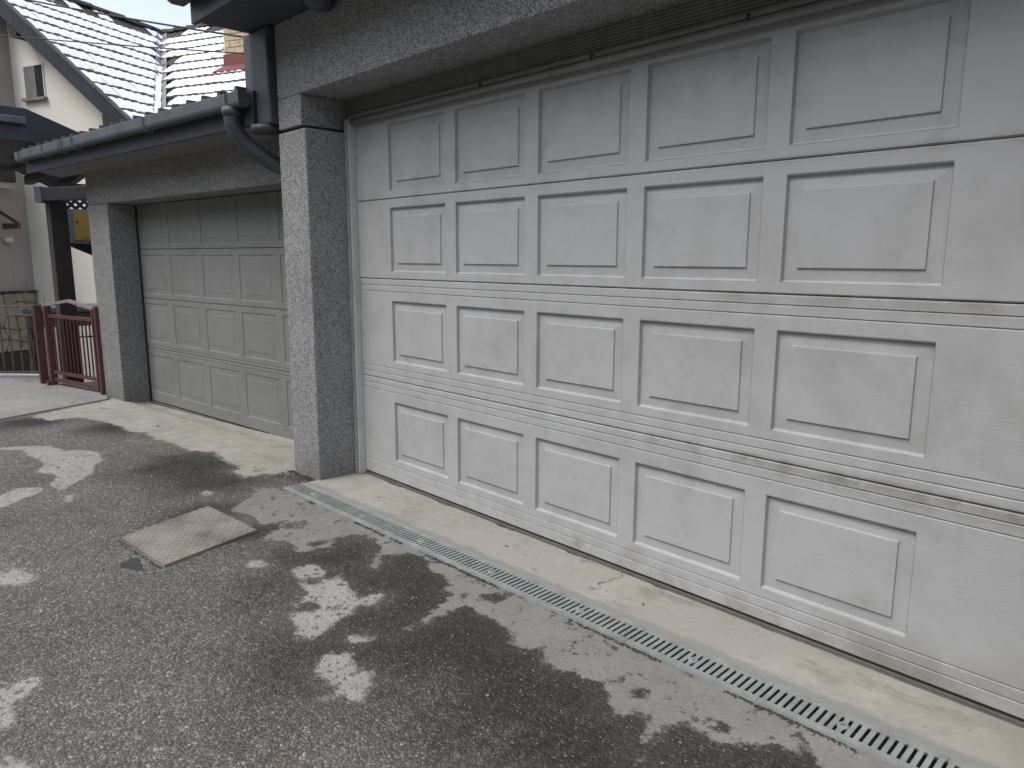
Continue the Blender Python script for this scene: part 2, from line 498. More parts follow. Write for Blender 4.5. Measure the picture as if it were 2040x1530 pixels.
# ================================================================== GROUND
E0 = Vector((-4.798, -0.138, 0))
EA = 0.103
EE = Vector((math.cos(EA), math.sin(EA), 0))
EN = Vector((-math.sin(EA), math.cos(EA), 0))
def LW(e, n, z):                       # far garage's own axes: along its door, into it, up
    p = E0 + EE * e + EN * n
    return (p.x, p.y, z)
DR0 = Vector((-1.462, -0.443, 0))      # near end of the drain's centre line
DRA = math.atan(0.0255)
DRX = Vector((math.cos(DRA), math.sin(DRA), 0))
DRY = Vector((-math.sin(DRA), math.cos(DRA), 0))
DRL = 3.95
def DW(l, w, z):
    p = DR0 + DRX * l + DRY * w
    return (p.x, p.y, z)

PATCH={
  'A' : [(-4.587, -1.144), (-4.665, -1.088), (-4.788, -0.862), (-4.974, -0.468), (-4.79, -0.373), (-4.564, -0.231), (-3.306, -0.112), (-2.357, 0.011), (-1.678, -0.337), (-1.794, -0.469), (-1.808, -0.58), (-1.947, -0.579), (-2.065, -0.516), (-2.255, -0.519), (-2.509, -0.486), (-2.701, -0.597), (-2.932, -0.606), (-3.148, -0.649), (-3.385, -0.636), (-3.512, -0.702), (-3.928, -0.73), (-4.329, -0.866), (-4.35, -1.052)] ,
  'B' : [(-1.46, -0.515), (-1.636, -0.635), (-1.515, -0.652), (-1.401, -0.778), (-1.318, -0.873), (-1.162, -0.838), (-0.987, -0.846), (-0.983, -0.751), (-0.899, -0.801), (-0.858, -0.898), (-0.815, -0.96), (-0.722, -0.861), (-0.541, -0.886), (-0.578, -0.827), (-0.507, -0.752), (-0.602, -0.671), (-0.574, -0.568), (-0.456, -0.551), (-0.326, -0.617), (-0.231, -0.757), (-0.145, -0.737), (-0.283, -0.628), (-0.213, -0.514), (-0.106, -0.518), (-0.036, -0.571), (0.046, -0.563), (0.154, -0.605), (0.155, -0.649), (0.23, -0.657), (0.285, -0.836), (0.315, -1.002), (0.325, -0.848), (0.32, -0.664), (0.442, -0.669), (0.561, -0.676), (0.658, -0.744), (0.732, -0.688), (0.828, -0.74), (0.906, -0.72), (1.0, -0.687), (1.124, -0.781), (1.185, -0.73), (1.216, -0.762), (1.277, -0.885), (1.291, -0.882), (1.253, -0.736), (1.266, -0.684), (1.313, -0.685), (1.368, -0.68), (1.412, -0.669), (1.438, -0.618), (1.465, -0.625), (1.488, -0.553), (1.534, -0.564), (1.591, -0.541), (1.661, -0.613), (1.8, -0.435), (1.741, -0.416), (1.518, -0.404), (1.156, -0.429), (0.795, -0.438), (0.72, -0.439), (0.156, -0.481), (-0.524, -0.458)] ,
  'C1' : [(-0.404, -0.991), (-0.434, -0.935), (-0.398, -0.882), (-0.301, -0.903), (-0.232, -0.949), (-0.24, -0.867), (-0.172, -0.884), (-0.085, -0.904), (0.001, -0.919), (0.004, -0.835), (0.06, -0.856), (0.085, -0.913), (0.036, -0.948), (0.081, -1.014), (0.103, -1.083), (0.137, -1.161), (0.148, -1.222), (0.101, -1.239), (0.062, -1.205), (-0.024, -1.197), (-0.123, -1.139), (-0.162, -1.042), (-0.32, -1.021)] ,
  'C2' : [(0.325, -1.286), (0.257, -1.214), (0.316, -1.151), (0.379, -1.182), (0.433, -1.188), (0.447, -1.156), (0.535, -1.199), (0.531, -1.23), (0.57, -1.274), (0.526, -1.291), (0.468, -1.282), (0.42, -1.306)] ,
  'C3' : [(0.229, -1.131), (0.226, -1.086), (0.259, -1.041), (0.287, -1.051), (0.275, -1.102)] ,
  'C4' : [(-0.599, -1.118), (-0.629, -1.074), (-0.599, -1.043), (-0.53, -1.037), (-0.537, -1.089)] ,
  'C5' : [(-3.717, -1.57), (-3.615, -1.5), (-3.535, -1.354), (-3.432, -1.244), (-3.246, -1.2), (-3.166, -1.096), (-3.028, -1.043), (-2.805, -1.074), (-2.727, -1.143), (-2.565, -1.195), (-2.421, -1.294), (-2.275, -1.438), (-2.437, -1.451), (-2.643, -1.369), (-2.763, -1.452), (-3.0, -1.368), (-3.227, -1.402), (-3.443, -1.412), (-3.537, -1.512), (-3.559, -1.593)] ,
  'C6' : [(-2.383, -1.826), (-2.403, -1.69), (-2.507, -1.593), (-2.407, -1.486), (-2.321, -1.513), (-2.26, -1.611), (-2.171, -1.682), (-2.161, -1.728), (-2.103, -1.862)] ,
  'C7' : [(-1.306, -1.965), (-1.245, -1.871), (-1.252, -1.828), (-1.124, -1.778), (-1.036, -1.783), (-1.004, -1.835), (-1.081, -1.897), (-1.163, -1.984)] ,
  'C8' : [(-0.253, -2.101), (-0.225, -2.031), (-0.25, -1.94), (-0.188, -1.923), (-0.131, -1.987), (-0.129, -2.024), (-0.014, -2.029), (0.034, -2.064), (-0.013, -2.132)] ,
  'C9' : [(0.061, -2.142), (0.127, -2.087), (0.182, -2.057), (0.233, -2.039), (0.379, -2.066), (0.281, -2.17)] ,
  'C10' : [(-2.096, -1.46), (-2.165, -1.423), (-2.121, -1.401), (-2.02, -1.439), (-2.033, -1.464)] ,
  'C11' : [(-1.699, -0.887), (-1.721, -0.846), (-1.664, -0.824), (-1.606, -0.863), (-1.64, -0.888)] ,
  'C12' : [(0.486, -1.356), (0.467, -1.32), (0.485, -1.271), (0.499, -1.33)] ,
}
SPOTS= [(0.346, -0.54, 0.039), (1.105, -0.645, 0.021), (1.364, -0.613, 0.024), (-0.077, -1.096, 0.045), (-0.264, -0.982, 0.028), (-0.606, -0.772, 0.037), (-0.891, -0.724, 0.049), (-0.008, -1.018, 0.019)]
WET= [(-2.26, -0.725, 0.28), (-1.845, -0.735, 0.203), (-0.487, -0.789, 0.2), (-0.102, -0.755, 0.184), (0.098, -0.677, 0.119), (0.162, -0.796, 0.114), (0.519, -0.89, 0.185), (0.86, -0.977, 0.206), (1.041, -0.955, 0.181), (1.224, -0.854, 0.122), (0.274, -1.005, 0.122), (1.396, -0.759, 0.105), (1.042, -0.784, 0.088), (-4.374, -1.184, 0.196), (-3.717, -0.681, 0.192), (-0.914, -0.892, 0.095), (-1.352, -1.008, 0.152), (0.514, -0.751, 0.087)]


PATCH['A'][4:8] = [(-5.2, -0.30), (-5.2, 0.3), (-1.5, 0.6), (-1.5, -0.2)]

def sdf(poly, X, Y):
    P = np.array(poly)
    Q = np.roll(P, -1, 0)
    best = np.full(X.shape, 1e9)
    ins = np.zeros(X.shape, bool)
    for (x0, y0), (x1, y1) in zip(P, Q):
        dx, dy = x1 - x0, y1 - y0
        t = np.clip(((X - x0) * dx + (Y - y0) * dy) / (dx * dx + dy * dy + 1e-12), 0, 1)
        best = np.minimum(best, (X - x0 - t * dx) ** 2 + (Y - y0 - t * dy) ** 2)
        c = ((y0 > Y) != (y1 > Y)) & (X < (x1 - x0) * (Y - y0) / (y1 - y0 + 1e-12) + x0)
        ins ^= c
    return np.sqrt(best) * np.where(ins, 1, -1)

def make_ground():
    st = 0.025
    xs = np.arange(-6.2, 3.2 + 1e-6, st)
    ys = np.arange(-4.2, 0.45 + 1e-6, st)
    nx, ny = len(xs), len(ys)
    X, Y = np.meshgrid(xs, ys, indexing='ij')
    dry = np.full(X.shape, -0.3)
    for k, p in PATCH.items():
        if k.startswith('C'):
            dry = np.maximum(dry, sdf(p, X, Y))
    strip = sdf(PATCH['B'], X, Y)
    conc = sdf(PATCH['A'], X, Y)
    for x, y, r in SPOTS:
        d = np.hypot(X - x, Y - y) - r
        strip = np.minimum(strip, d)
        dry = np.minimum(dry, d)
    wet = np.zeros(X.shape)
    for x, y, r in WET:
        wet = np.maximum(wet, 0.75 * np.exp(-((X - x) ** 2 + (Y - y) ** 2) / (2 * (1.1 * r) ** 2)))
    wet = np.maximum(wet, 0.85 * np.clip(1.0 - np.clip(-strip, 0, 9) / 0.75, 0, 1) * np.clip((X + 1.0) / 0.9, 0, 1))
    el = (X - E0.x) * EE.x + (Y - E0.y) * EE.y
    nl = (X - E0.x) * EN.x + (Y - E0.y) * EN.y
    t = np.clip((nl + 0.26) / 0.20, 0, 1)
    t = t * t * (3 - 2 * t)
    inl = np.clip((el + 0.1) / 0.1, 0, 1) * (X < -1.75)
    Z = -0.008 - (0.050 - 0.014 * np.clip(el, 0, 2.6)) * t * inl
    # gentle unevenness of old asphalt
    Z = Z + 0.004 * np.sin(X * 2.1 + 0.7) * np.sin(Y * 2.7 + 1.3) * np.clip((-0.75 - Y) / 0.5, 0, 1)
    V = np.stack([X, Y, Z], -1).reshape(-1, 3)
    idx = np.arange(nx * ny).reshape(nx, ny)
    F = np.stack([idx[:-1, :-1], idx[1:, :-1], idx[1:, 1:], idx[:-1, 1:]], -1).reshape(-1, 4)
    cx = (X[:-1, :-1] + st / 2).ravel()
    cy = (Y[:-1, :-1] + st / 2).ravel()
    l = (cx - DR0.x) * DRX.x + (cy - DR0.y) * DRX.y
    w = (cx - DR0.x) * DRY.x + (cy - DR0.y) * DRY.y
    keep = ~((l > 0.02) & (l < DRL) & (np.abs(w) < 0.042))
    F = F[keep]
    verts = V.tolist()
    faces = F.tolist()
    def arr(a):
        return a.reshape(-1).tolist()
    A = {'dry': arr(np.clip(dry, -0.3, 0.3)), 'strip': arr(np.clip(strip, -0.3, 0.3)), 'conc': arr(np.clip(conc, -0.3, 0.3)), 'wet': arr(wet)}
    # coarse surround (same yard, out of the picture)
    def quad(x0, y0, x1, y1):
        o = len(verts)
        verts.extend([(x0, y0, -0.008), (x1, y0, -0.008), (x1, y1, -0.008), (x0, y1, -0.008)])
        faces.append([o, o + 1, o + 2, o + 3])
        for k in A:
            A[k] += [0.0 if k == 'wet' else -0.3] * 4
    quad(-6.2, -14, 14, -4.2)
    quad(3.2, -4.2, 14, 0.45)
    me = bpy.data.meshes.new('ground')
    me.from_pydata(verts, [], faces)
    for k, vals in A.items():
        at = me.attributes.new(k, 'FLOAT', 'POINT')
        at.data.foreach_set('value', vals)
    me.materials.append(MAT['asphalt'])
    me.polygons.foreach_set('use_smooth', [True] * len(me.polygons))
    o = link('ground', me)
    tag(o, kind='structure', label='worn grey asphalt yard with pale dry patches')
make_ground()

# lower land round the yard
mb = MB()
mb.add([(-400, -400, -1.35), (400, -400, -1.35), (400, 400, -1.35), (-400, 400, -1.35)], [(0, 1, 2, 3)])
solo('terrain', mb, 'terrain_soil', kind='structure')
# unseen wooded hillside, added behind the camera to block low sky
nx_, ny_ = 60, 26
vs, fs = [], []
for j in range(ny_ + 1):
    for i in range(nx_ + 1):
        x = -110 + 220 * i / nx_
        t = j / ny_
        y = -15.0 - 40 * t
        z = -1.45 + 30 * t ** 0.92 * (1 + 0.10 * math.sin(x * 0.07) + 0.06 * math.sin(x * 0.19 + 1)) + (0.6 * math.sin(x * 0.5 + j) * math.cos(j * 1.7) if j else 0)
        vs.append((x, y, z))
for j in range(ny_):
    for i in range(nx_):
        a = j * (nx_ + 1) + i
        fs.append((a, a + nx_ + 1, a + nx_ + 2, a + 1))
mb = MB(); mb.add(vs, [tuple(reversed(f)) for f in fs])
solo('sky_block_hill', mb, 'sky_block_wood', kind='structure', smooth=True)
# retaining face of the raised yard
mb = MB()
mb.box((-6.2, -14, -1.4), (14, 6, -0.075))
solo('yard_base', mb, 'kerb_concrete', kind='structure')
# concrete sill between door and drain
mb = MB()
nseg = 60
vs, fs = [], []
for i in range(nseg + 1):
    l = 0.0 + DRL * i / nseg
    x, y, _ = DW(l, 0.066, 0)
    jit = 0.004 * math.sin(i * 1.7) + 0.003 * math.sin(i * 0.63)
    vs += [(x, y, -0.0035), (x, y * 0.55, -0.004 + 0.001 * math.sin(i * 0.9)), (x, 0.10, -0.010 + 0.0)]
for i in range(nseg):
    for k in range(2):
        a = i * 3 + k
        fs.append((a, a + 3, a + 4, a + 1))
mb.add(vs, fs)
solo('pavement', mb, 'sill_concrete', kind='structure', smooth=True)
# concrete path slab to the gate
mb = MB()
PATHP = [(-3.9, -3.4), (-4.641, -1.338), (-4.981, -0.466), (-5.247, -0.400), (-6.40, -0.50), (-6.40, -0.68), (-7.0, -1.36), (-8.2, -2.6), (-6.2, -4.2)]
mb.prism([(x, y, -0.09) for x, y in PATHP], (0, 0, 0.094))
solo('path', mb, 'path_concrete', kind='structure', bevel=0.006)

# ================================================================== DOOR BUILDERS
PW, PH, PP = 0.478, 0.345, 0.558
def panel_mesh(name, mat, w=PW, h=PH, s=1.0):
    # recessed border, raised field; faces -Y, centred on origin
    rings = [(0.0, 0.0), (0.0012, 0.0022), (0.0024, 0.0006), (0.0085, 0.0150), (0.0110, 0.0155), (0.0470, 0.0125), (0.0480, 0.0125), (0.0500, 0.0060), (0.0525, 0.0056)]
    vs, fs = [], []
    for i, d in rings:
        ix = i * 0.5 if i < 0.02 else i
        a, b = w / 2 - ix, h / 2 - i
        vs += [(-a, d * s, -b), (a, d * s, -b), (a, d * s, b), (-a, d * s, b)]
    n = len(rings)
    for r in range(n - 1):
        for k in range(4):
            p, q = r * 4 + k, r * 4 + (k + 1) % 4
            fs.append((p, q, q + 4, p + 4))
    fs.append(tuple((n - 1) * 4 + k for k in range(4)))
    mb = MB()
    mb.add(vs, fs)
    return mb.mesh(name, mat)

def section(mb, xf, x0, x1, z0, z1, holes, hz, grooves):
    """sheet of one door section with rectangular openings for the panels; xf maps (along, depth, z) to world"""
    prof = [(z0 + 0.0015, 0.030), (z0 + 0.0015, 0.005), (z0 + 0.006, 0.0)]
    for gz in sorted(grooves):
        if gz < hz[0]:
            prof += [(gz - 0.0045, 0.0), (gz + 0.0005, 0.0055), (gz + 0.0025, 0.0)]
    prof += [(hz[0], 0.0), (hz[1], 0.0)]
    for gz in sorted(grooves):
        if gz > hz[1]:
            prof += [(gz - 0.0045, 0.0), (gz + 0.0005, 0.0055), (gz + 0.0025, 0.0)]
    prof += [(z1 - 0.005, 0.0), (z1 - 0.0015, 0.004), (z1 - 0.0015, 0.030)]
    xs = [x0]
    for a, b in holes:
        xs += [a, b]
    xs.append(x1)
    hset = set(range(1, len(xs) - 1, 2))
    vs = [xf(x, d, z) for z, d in prof for x in xs]
    m = len(xs)
    fs = []
    hzrow = [i for i, (z, d) in enumerate(prof) if z == hz[0]][-1]
    for r in range(len(prof) - 1):
        for c in range(m - 1):
            if r == hzrow and c in hset:
                continue
            fs.append((r * m + c, r * m + c + 1, (r + 1) * m + c + 1, (r + 1) * m + c))
    mb.add(vs, fs)

# ================================================================== NEAR GARAGE
G1 = thing('garage', (0.3, 0.0, 0.0), 'near pebble-dash garage with the wide pale door behind the drain grating', 'garage')
SOF = 2.54
mb = MB(); mb.box((-1.745, -0.29, -0.06), (-1.44, 0.16, 1.966)); part('pillar', mb, 'pebble_dash', G1, bevel=0.007)
mb = MB(); mb.box((-1.725, -0.268, 1.966), (-1.485, 0.16, 1.984)); part('joint', mb, 'rubber', G1)
mb = MB(); mb.box((-1.738, -0.29, 1.984), (-1.477, 0.16, 2.145)); part('pillar', mb, 'pebble_dash', G1, bevel=0.007)
mb = MB(); mb.box((2.03, -0.29, -0.06), (2.44, 0.16, 2.145)); part('pillar', mb, 'pebble_dash', G1, bevel=0.007)
mb = MB(); mb.box((-1.738, -0.29, 2.1455), (2.44, 0.16, SOF)); part('lintel', mb, 'pebble_dash', G1, bevel=0.007)
mb = MB()
mb.box((-1.735, 0.161, -0.06), (-1.60, 5.0, SOF)); mb.box((2.25, 0.161, -0.06), (2.43, 5.0, SOF)); mb.box((-1.60, 4.86, -0.06), (2.25, 5.0, SOF))
part('wall', mb, 'pebble_dash', G1)
# eaves
mb = MB(); mb.box((-1.985, -0.61, SOF + 0.002), (2.9, -0.2, SOF + 0.03)); part('soffit', mb, 'dark_metal', G1)
mb = MB(); mb.box((-2.0, -0.638, 2.530), (2.9, -0.612, 2.76)); part('fascia', mb, 'dark_metal', G1)
mb = MB(); mb.box((-2.04, -0.62, 2.764), (2.95, 5.2, 2.82)); part('roof', mb, 'roof_sheet', G1)
def gutter(mb, xf, x0, x1, zt, w, h, n=8):
    # half-box gutter: open top, rounded lower front
    prof = [(0, zt), (-w * 0.02, zt - h * 0.8), (-w * 0.2, zt - h), (-w * 0.75, zt - h), (-w * 0.93, zt - h * 0.9), (-w, zt - h * 0.72), (-w, zt), (-w * 0.95, zt + 0.004), (-w * 0.90, zt)]
    vs = []
    for x in (x0, x1):
        vs += [xf(x, d, z) for d, z in prof]
    m = len(prof)
    fs = [(i, i + m, i + 1 + m, i + 1) for i in range(m - 1)]
    fs += [tuple(range(m - 2, -1, -1)), tuple(m + i for i in range(m - 1))]
    mb.add(vs, fs)
mb = MB(); gutter(mb, lambda x, d, z: (x, -0.639 + d, z), -2.03, 2.95, 2.74, 0.115, 0.12); part('gutter', mb, 'gutter_metal', G1)
# sheet-clad corner between the two roofs
mb = MB(); mb.box((-1.955, -0.335, 2.02), (-1.7465, 0.5, SOF)); part('cladding', mb, 'dark_metal', G1, bevel=0.012)
mb = MB(); mb.box((-2.062, -0.325, 2.225), (-1.957, -0.24, SOF)); part('corner_trim', mb, 'gutter_metal', G1, bevel=0.006)
mb = MB(); mb.tube([(-1.86, -0.3, 2.02), (-1.86, -0.3, 1.985)], 0.09, 20); part('collar', mb, 'dark_metal', G1, True)
# floodlight-like rounded fitting under the eaves
t = thing('wall_lamp', (-1.11, -0.36, 2.54), 'dark rounded fitting hanging under the eaves above the pillar', 'lamp')
mb = MB(); mb.tube([(-1.11, -0.36, 2.541), (-1.11, -0.36, 2.52), (-1.11, -0.36, 2.49), (-1.11, -0.36, 2.468), (-1.11, -0.36, 2.458)], [0.075, 0.078, 0.072, 0.050, 0.018], 20)
part('lamp_body', mb, 'dark_metal', t, True)
mb = MB(); mb.tube([(-1.11, -0.36, 2.5415), (-1.11, -0.36, 2.528)], 0.09, 20); part('mounting_ring', mb, 'gutter_metal', t, True)

# --- the wide door
DX0, DX1 = -1.401, 1.962
door = link('garage_door', None, G1)
door['label'] = 'wide off-white sectional door with four rows of raised panels'
holes = [(-1.0847 + i * PP, -1.0847 + i * PP + PW) for i in range(5)]
idn = lambda x, d, z: (x, d, z)
ROW = [0.304, 0.873, 1.3716, 1.8026]
SEAM = [0.012, 0.597, 1.162, 1.590, 2.06]
GRV = [[0.060, 0.098, 0.530, 0.565], [0.633, 0.668, 1.094, 1.128], [], []]
for i in range(4):
    mb = MB()
    section(mb, idn, DX0, DX1, SEAM[i], SEAM[i + 1], holes, (ROW[i] - PH / 2, ROW[i] + PH / 2), GRV[i])
    part('door_section', mb, 'door_paint', door)
pm = panel_mesh('raised_panel', 'door_paint')
for r in range(4):
    for a, b in holes:
        piece('raised_panel', pm, door, Matrix.Translation(((a + b) / 2, 0, ROW[r])))
for nm_, mt_, y_, za, zb in (('rubber_seal', 'rubber', -0.004, -0.012, -0.0065), ('bottom_rail', 'alu_rail', -0.006, -0.0064, -0.0016), ('rubber_seal', 'rubber', 0.003, -0.0015, 0.0006), ('bottom_rail', 'alu_rail', -0.004, 0.0007, 0.0056), ('rubber_seal', 'rubber', 0.005, 0.0057, 0.0126)):
    mb = MB(); mb.box((DX0, y_, za), (DX1, 0.03, zb)); part(nm_, mb, mt_, door)
# frame
mb = MB(); mb.box((-1.4395, -0.052, -0.004), (-1.4115, 0.03, 2.036)); part('frame', mb, 'frame_metal', G1, bevel=0.002)
mb = MB(); mb.box((-1.4113, -0.044, -0.004), (-1.4035, 0.03, 2.036)); part('frame_lip', mb, 'frame_edge', G1, bevel=0.002)
mb = MB(); mb.box((1.966, -0.044, -0.004), (2.0295, 0.03, 2.036)); part('frame', mb, 'frame_metal', G1, bevel=0.002)
mb = MB()
mb.box((-1.4395, -0.030, 2.0365), (2.0295, 0.03, 2.056)); part('frame', mb, 'head_bar', G1, bevel=0.005)
mb = MB(); mb.tube([(-1.4395, -0.024, 2.020), (2.0295, -0.024, 2.020)], 0.0155, 12); part('frame_lip', mb, 'head_rib', G1, True)
mb = MB(); mb.box((-1.403, -0.018, 1.998), (1.951, -0.006, 2.012)); part('head_seal', mb, 'head_rib', G1)
# ribbed head plate above
mb = MB()
zr = 2.057
vs, fs = [], []
k = 0
prof = []
while zr < 2.143:
    prof += [(zr, -0.002), (zr + 0.004, -0.011), (zr + 0.0085, -0.011), (zr + 0.0105, -0.002)]
    zr += 0.0122
for x in (-1.4765, 2.0295):
    vs += [(x, d, z) for z, d in prof]
m = len(prof)
mb.add(vs, [(i, i + m, i + 1 + m, i + 1) for i in range(m - 1)])
part('head_plate', mb, 'head_rib', G1)
for z in (0.16, 0.50, 0.93, 1.38, 1.70, 1.94):
    mb = MB(); mb.tube([(-1.4255, -0.051, z), (-1.4255, -0.0545, z)], [0.0055, 0.004], 10); part('screw', mb, 'screw_metal', G1, True)
for x in (-0.3, 0.35, 1.0):
    mb = MB(); mb.bar((x, -0.03, 2.047), (x + 0.002, -0.042, 2.043), 0.006, 0.006); mb.bar((x, -0.040, 2.047), (x, -0.040, 2.030), 0.005, 0.004); part('hook', mb, 'rubber', G1)

# ================================================================== FAR GARAGE
G2 = thing('garage', LW(1.2, 0, -0.05), 'far pebble-dash garage with shade-grey panelled door, beside the red gate', 'garage')
def lbox(name, e0, e1, n0, n1, z0, z1, mat, parent=None, bevel=0.0):
    mb = MB(); mb.box((e0, n0, z0), (e1, n1, z1), LW)
    return part(name, mb, mat, parent or G2, bevel=bevel)
lbox('pillar', -0.460, -0.030, -0.24, 0.16, -0.10, 1.7345, 'pebble_dash_far', bevel=0.008)
lbox('lintel', -0.460, 3.0, -0.24, 0.16, 1.735, 2.03, 'pebble_dash_far', bevel=0.008)
mb = MB(); mb.box((-0.458, 0.161, -0.12), (-0.32, 4.0, 2.03), LW); part('wall', mb, 'pebble_dash_far', G2)
mb = MB(); mb.box((-0.32, 3.86, -0.12), (3.3, 4.0, 2.03), LW); part('wall', mb, 'pebble_dash_far', G2)
# eaves: sloping boarded soffit, fascia, gutter, ribbed metal roof
mb = MB(); mb.prism([LW(-1.02, -0.49, 2.062), LW(-1.02, -0.2405, 2.012), LW(-1.02, -0.2405, 2.032), LW(-1.02, -0.49, 2.082)], EE * 3.92); part('soffit', mb, 'soffit_paint', G2)
lbox('fascia', -1.05, 2.86, -0.515, -0.4905, 2.030, 2.215, 'fascia_dark')
lbox('roof', -1.09, 2.78, -0.50, 4.2, 2.2165, 2.228, 'roof_sheet')
rib = MB(); rib.prism([(-0.022, 0, 0), (0.022, 0, 0), (0.012, 0, 0.03), (-0.012, 0, 0.03)], (0, 4.6, 0))
ribm = rib.mesh('roof_rib', 'roof_sheet')
for i in range(20):
    x, y, z = LW(-1.06 + i * 0.198, -0.53, 2.2285)
    piece('roof_rib', ribm, G2, Matrix.Translation((x, y, z)) @ Matrix.Rotation(EA, 4, 'Z'))
mb = MB(); gutter(mb, lambda e, d, z: LW(e, -0.516 + d, z), -1.075, 2.83, 2.205, 0.075, 0.078)
gut = part('gutter', mb, 'gutter_metal', G2)
for e in (-0.95, -0.35, 0.02, 0.32, 1.60, 2.70):
    mb = MB()
    for (a, za), (b, zb) in (((-0.077, 2.206), (-0.077, 2.147)), ((-0.077, 2.147), (-0.055, 2.124)), ((-0.055, 2.124), (-0.01, 2.124))):
        mb.bar(LW(e, -0.516 + a, za), LW(e, -0.516 + b, zb), 0.022, 0.003, EE)
    part('bracket', mb, 'gutter_joint', gut)
mb = MB(); mb.bar(LW(0.10, -0.5945, 2.206), LW(0.10, -0.5945, 2.15), 0.06, 0.004, EE); part('gutter_joint', mb, 'gutter_joint', gut)
# downpipe elbow
pts = [(2.690, -0.555, 2.140), (2.690, -0.555, 2.075), (2.690, -0.550, 2.035), (2.697, -0.530, 1.990), (2.712, -0.497, 1.945), (2.735, -0.455, 1.900), (2.790, -0.370, 1.835), (2.85, -0.30, 1.79), (2.88, -0.29, 1.72), (2.88, -0.29, 0.0)]
mb = MB(); mb.tube([LW(*p) for p in pts], 0.048, 16); part('downpipe', mb, 'dark_metal', G2, True)
mb = MB(); mb.tube([LW(2.690, -0.555, 2.135), LW(2.690, -0.555, 2.09)], 0.056, 16); part('pipe_collar', mb, 'gutter_metal', G2, True)

d2 = link('garage_door', None, G2)
d2['label'] = 'shade-grey sectional door with shallow raised panels'
R2 = [0.2335, 0.6995, 1.1265, 1.555]
S2 = [-0.030, 0.467, 0.913, 1.345, 1.765]
h2 = [(i * PP, i * PP + 0.473) for i in range(-1, 5)]
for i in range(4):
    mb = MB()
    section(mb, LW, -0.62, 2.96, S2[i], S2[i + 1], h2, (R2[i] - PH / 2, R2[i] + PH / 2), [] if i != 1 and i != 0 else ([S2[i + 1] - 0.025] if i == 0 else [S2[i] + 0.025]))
    part('door_section', mb, 'door_paint_far_shaded', d2)
pm2 = panel_mesh('raised_panel', 'door_paint_far_shaded', 0.473, PH, 0.32)
for r in range(4):
    for j, (a, b) in enumerate(h2):
        if j == 0:
            continue
        x, y, z = LW((a + b) / 2, 0, R2[r])
        piece('raised_panel', pm2, d2, Matrix.Translation((x, y, z)) @ Matrix.Rotation(EA, 4, 'Z'))
mb = MB(); mb.box((-0.03, -0.004, -0.062), (2.9, 0.03, -0.0305), LW); part('rubber_seal', mb, 'rubber', d2)
mb = MB(); mb.box((-0.03, -0.012, -0.045), (2.9, -0.0045, -0.034), LW); part('bottom_rail', mb, 'alu_rail', d2)
mb = MB(); mb.box((-0.0295, -0.012, -0.05), (-0.008, 0.02, 1.734), LW); part('frame', mb, 'rubber', G2)
mb = MB(); mb.box((-0.008, -0.010, 1.722), (2.9, 0.02, 1.7345), LW); part('frame', mb, 'dark_grey', G2)

# ================================================================== DRAIN
dr = thing('drain_channel', DW(1.9, 0, 0), 'long galvanised slotted drain grating along the concrete sill', 'drain')
mb = MB()
mb.box((0.0, -0.045, -0.13), (DRL, -0.042, -0.0065), DW); mb.box((0.0, 0.042, -0.13), (DRL, 0.045, -0.0065), DW); mb.box((0.0, -0.042, -0.13), (DRL, 0.042, -0.127), DW)
mb.box((0.0, 0.0450, -0.0095), (DRL, 0.066, -0.0070), DW); mb.box((0.0, -0.0660, -0.0095), (DRL, -0.0450, -0.0070), DW)
mb.box((0.0, -0.042, -0.127), (0.003, 0.042, -0.0065), DW)
part('trough', mb, 'trough', dr)
mb = MB(); mb.box((-0.004, 0.0585, -0.012), (DRL, 0.068, -0.0015), DW); part('edge_rail', mb, 'galvanised', dr)
mb = MB(); mb.box((-0.004, -0.0695, -0.02), (DRL, -0.0635, -0.0035), DW); part('edge_rail', mb, 'galvanised', dr)
bar = MB(); bar.box((-0.0071, -0.0407, -0.004), (0.0071, 0.0407, -0.0003))
bm = bar.mesh('bar', 'galvanised')
GL = 0.4725
for gi in range(8):
    l0 = -0.001 + gi * GL
    g_ = MB()
    g_.box((l0 + 0.0006, -0.063, -0.006), (l0 + GL - 0.0006, -0.0408, 0.0004), DW)
    g_.box((l0 + 0.0006, 0.0408, -0.006), (l0 + GL - 0.0006, 0.0560, 0.0004), DW)
    gr = part('grate', g_, 'galvanised', dr, bevel=0.0012)
    nb = 20
    for k in range(nb):
        l = l0 + (k + 0.5) * GL / nb
        x, y, _ = DW(l, 0, 0)
        M4 = Matrix.Translation((x, y, -0.0004)) @ Matrix.Rotation(DRA, 4, 'Z')
        piece('bar', bm, gr, M4)
    l = l0 + 9.5 * GL / nb
    x, y, _ = DW(l, -0.002, 0)
    sm = MB(); sm.tube([(x, y, -0.006), (x, y, 0.0008), (x, y, 0.0018)], [0.017, 0.016, 0.012], 12); part('screw_boss', sm, 'galvanised', gr, True)
    sm = MB(); sm.box((x - 0.006, y - 0.0015, 0.0015), (x + 0.006, y + 0.0015, 0.0023)); part('screw', sm, 'rubber', gr)

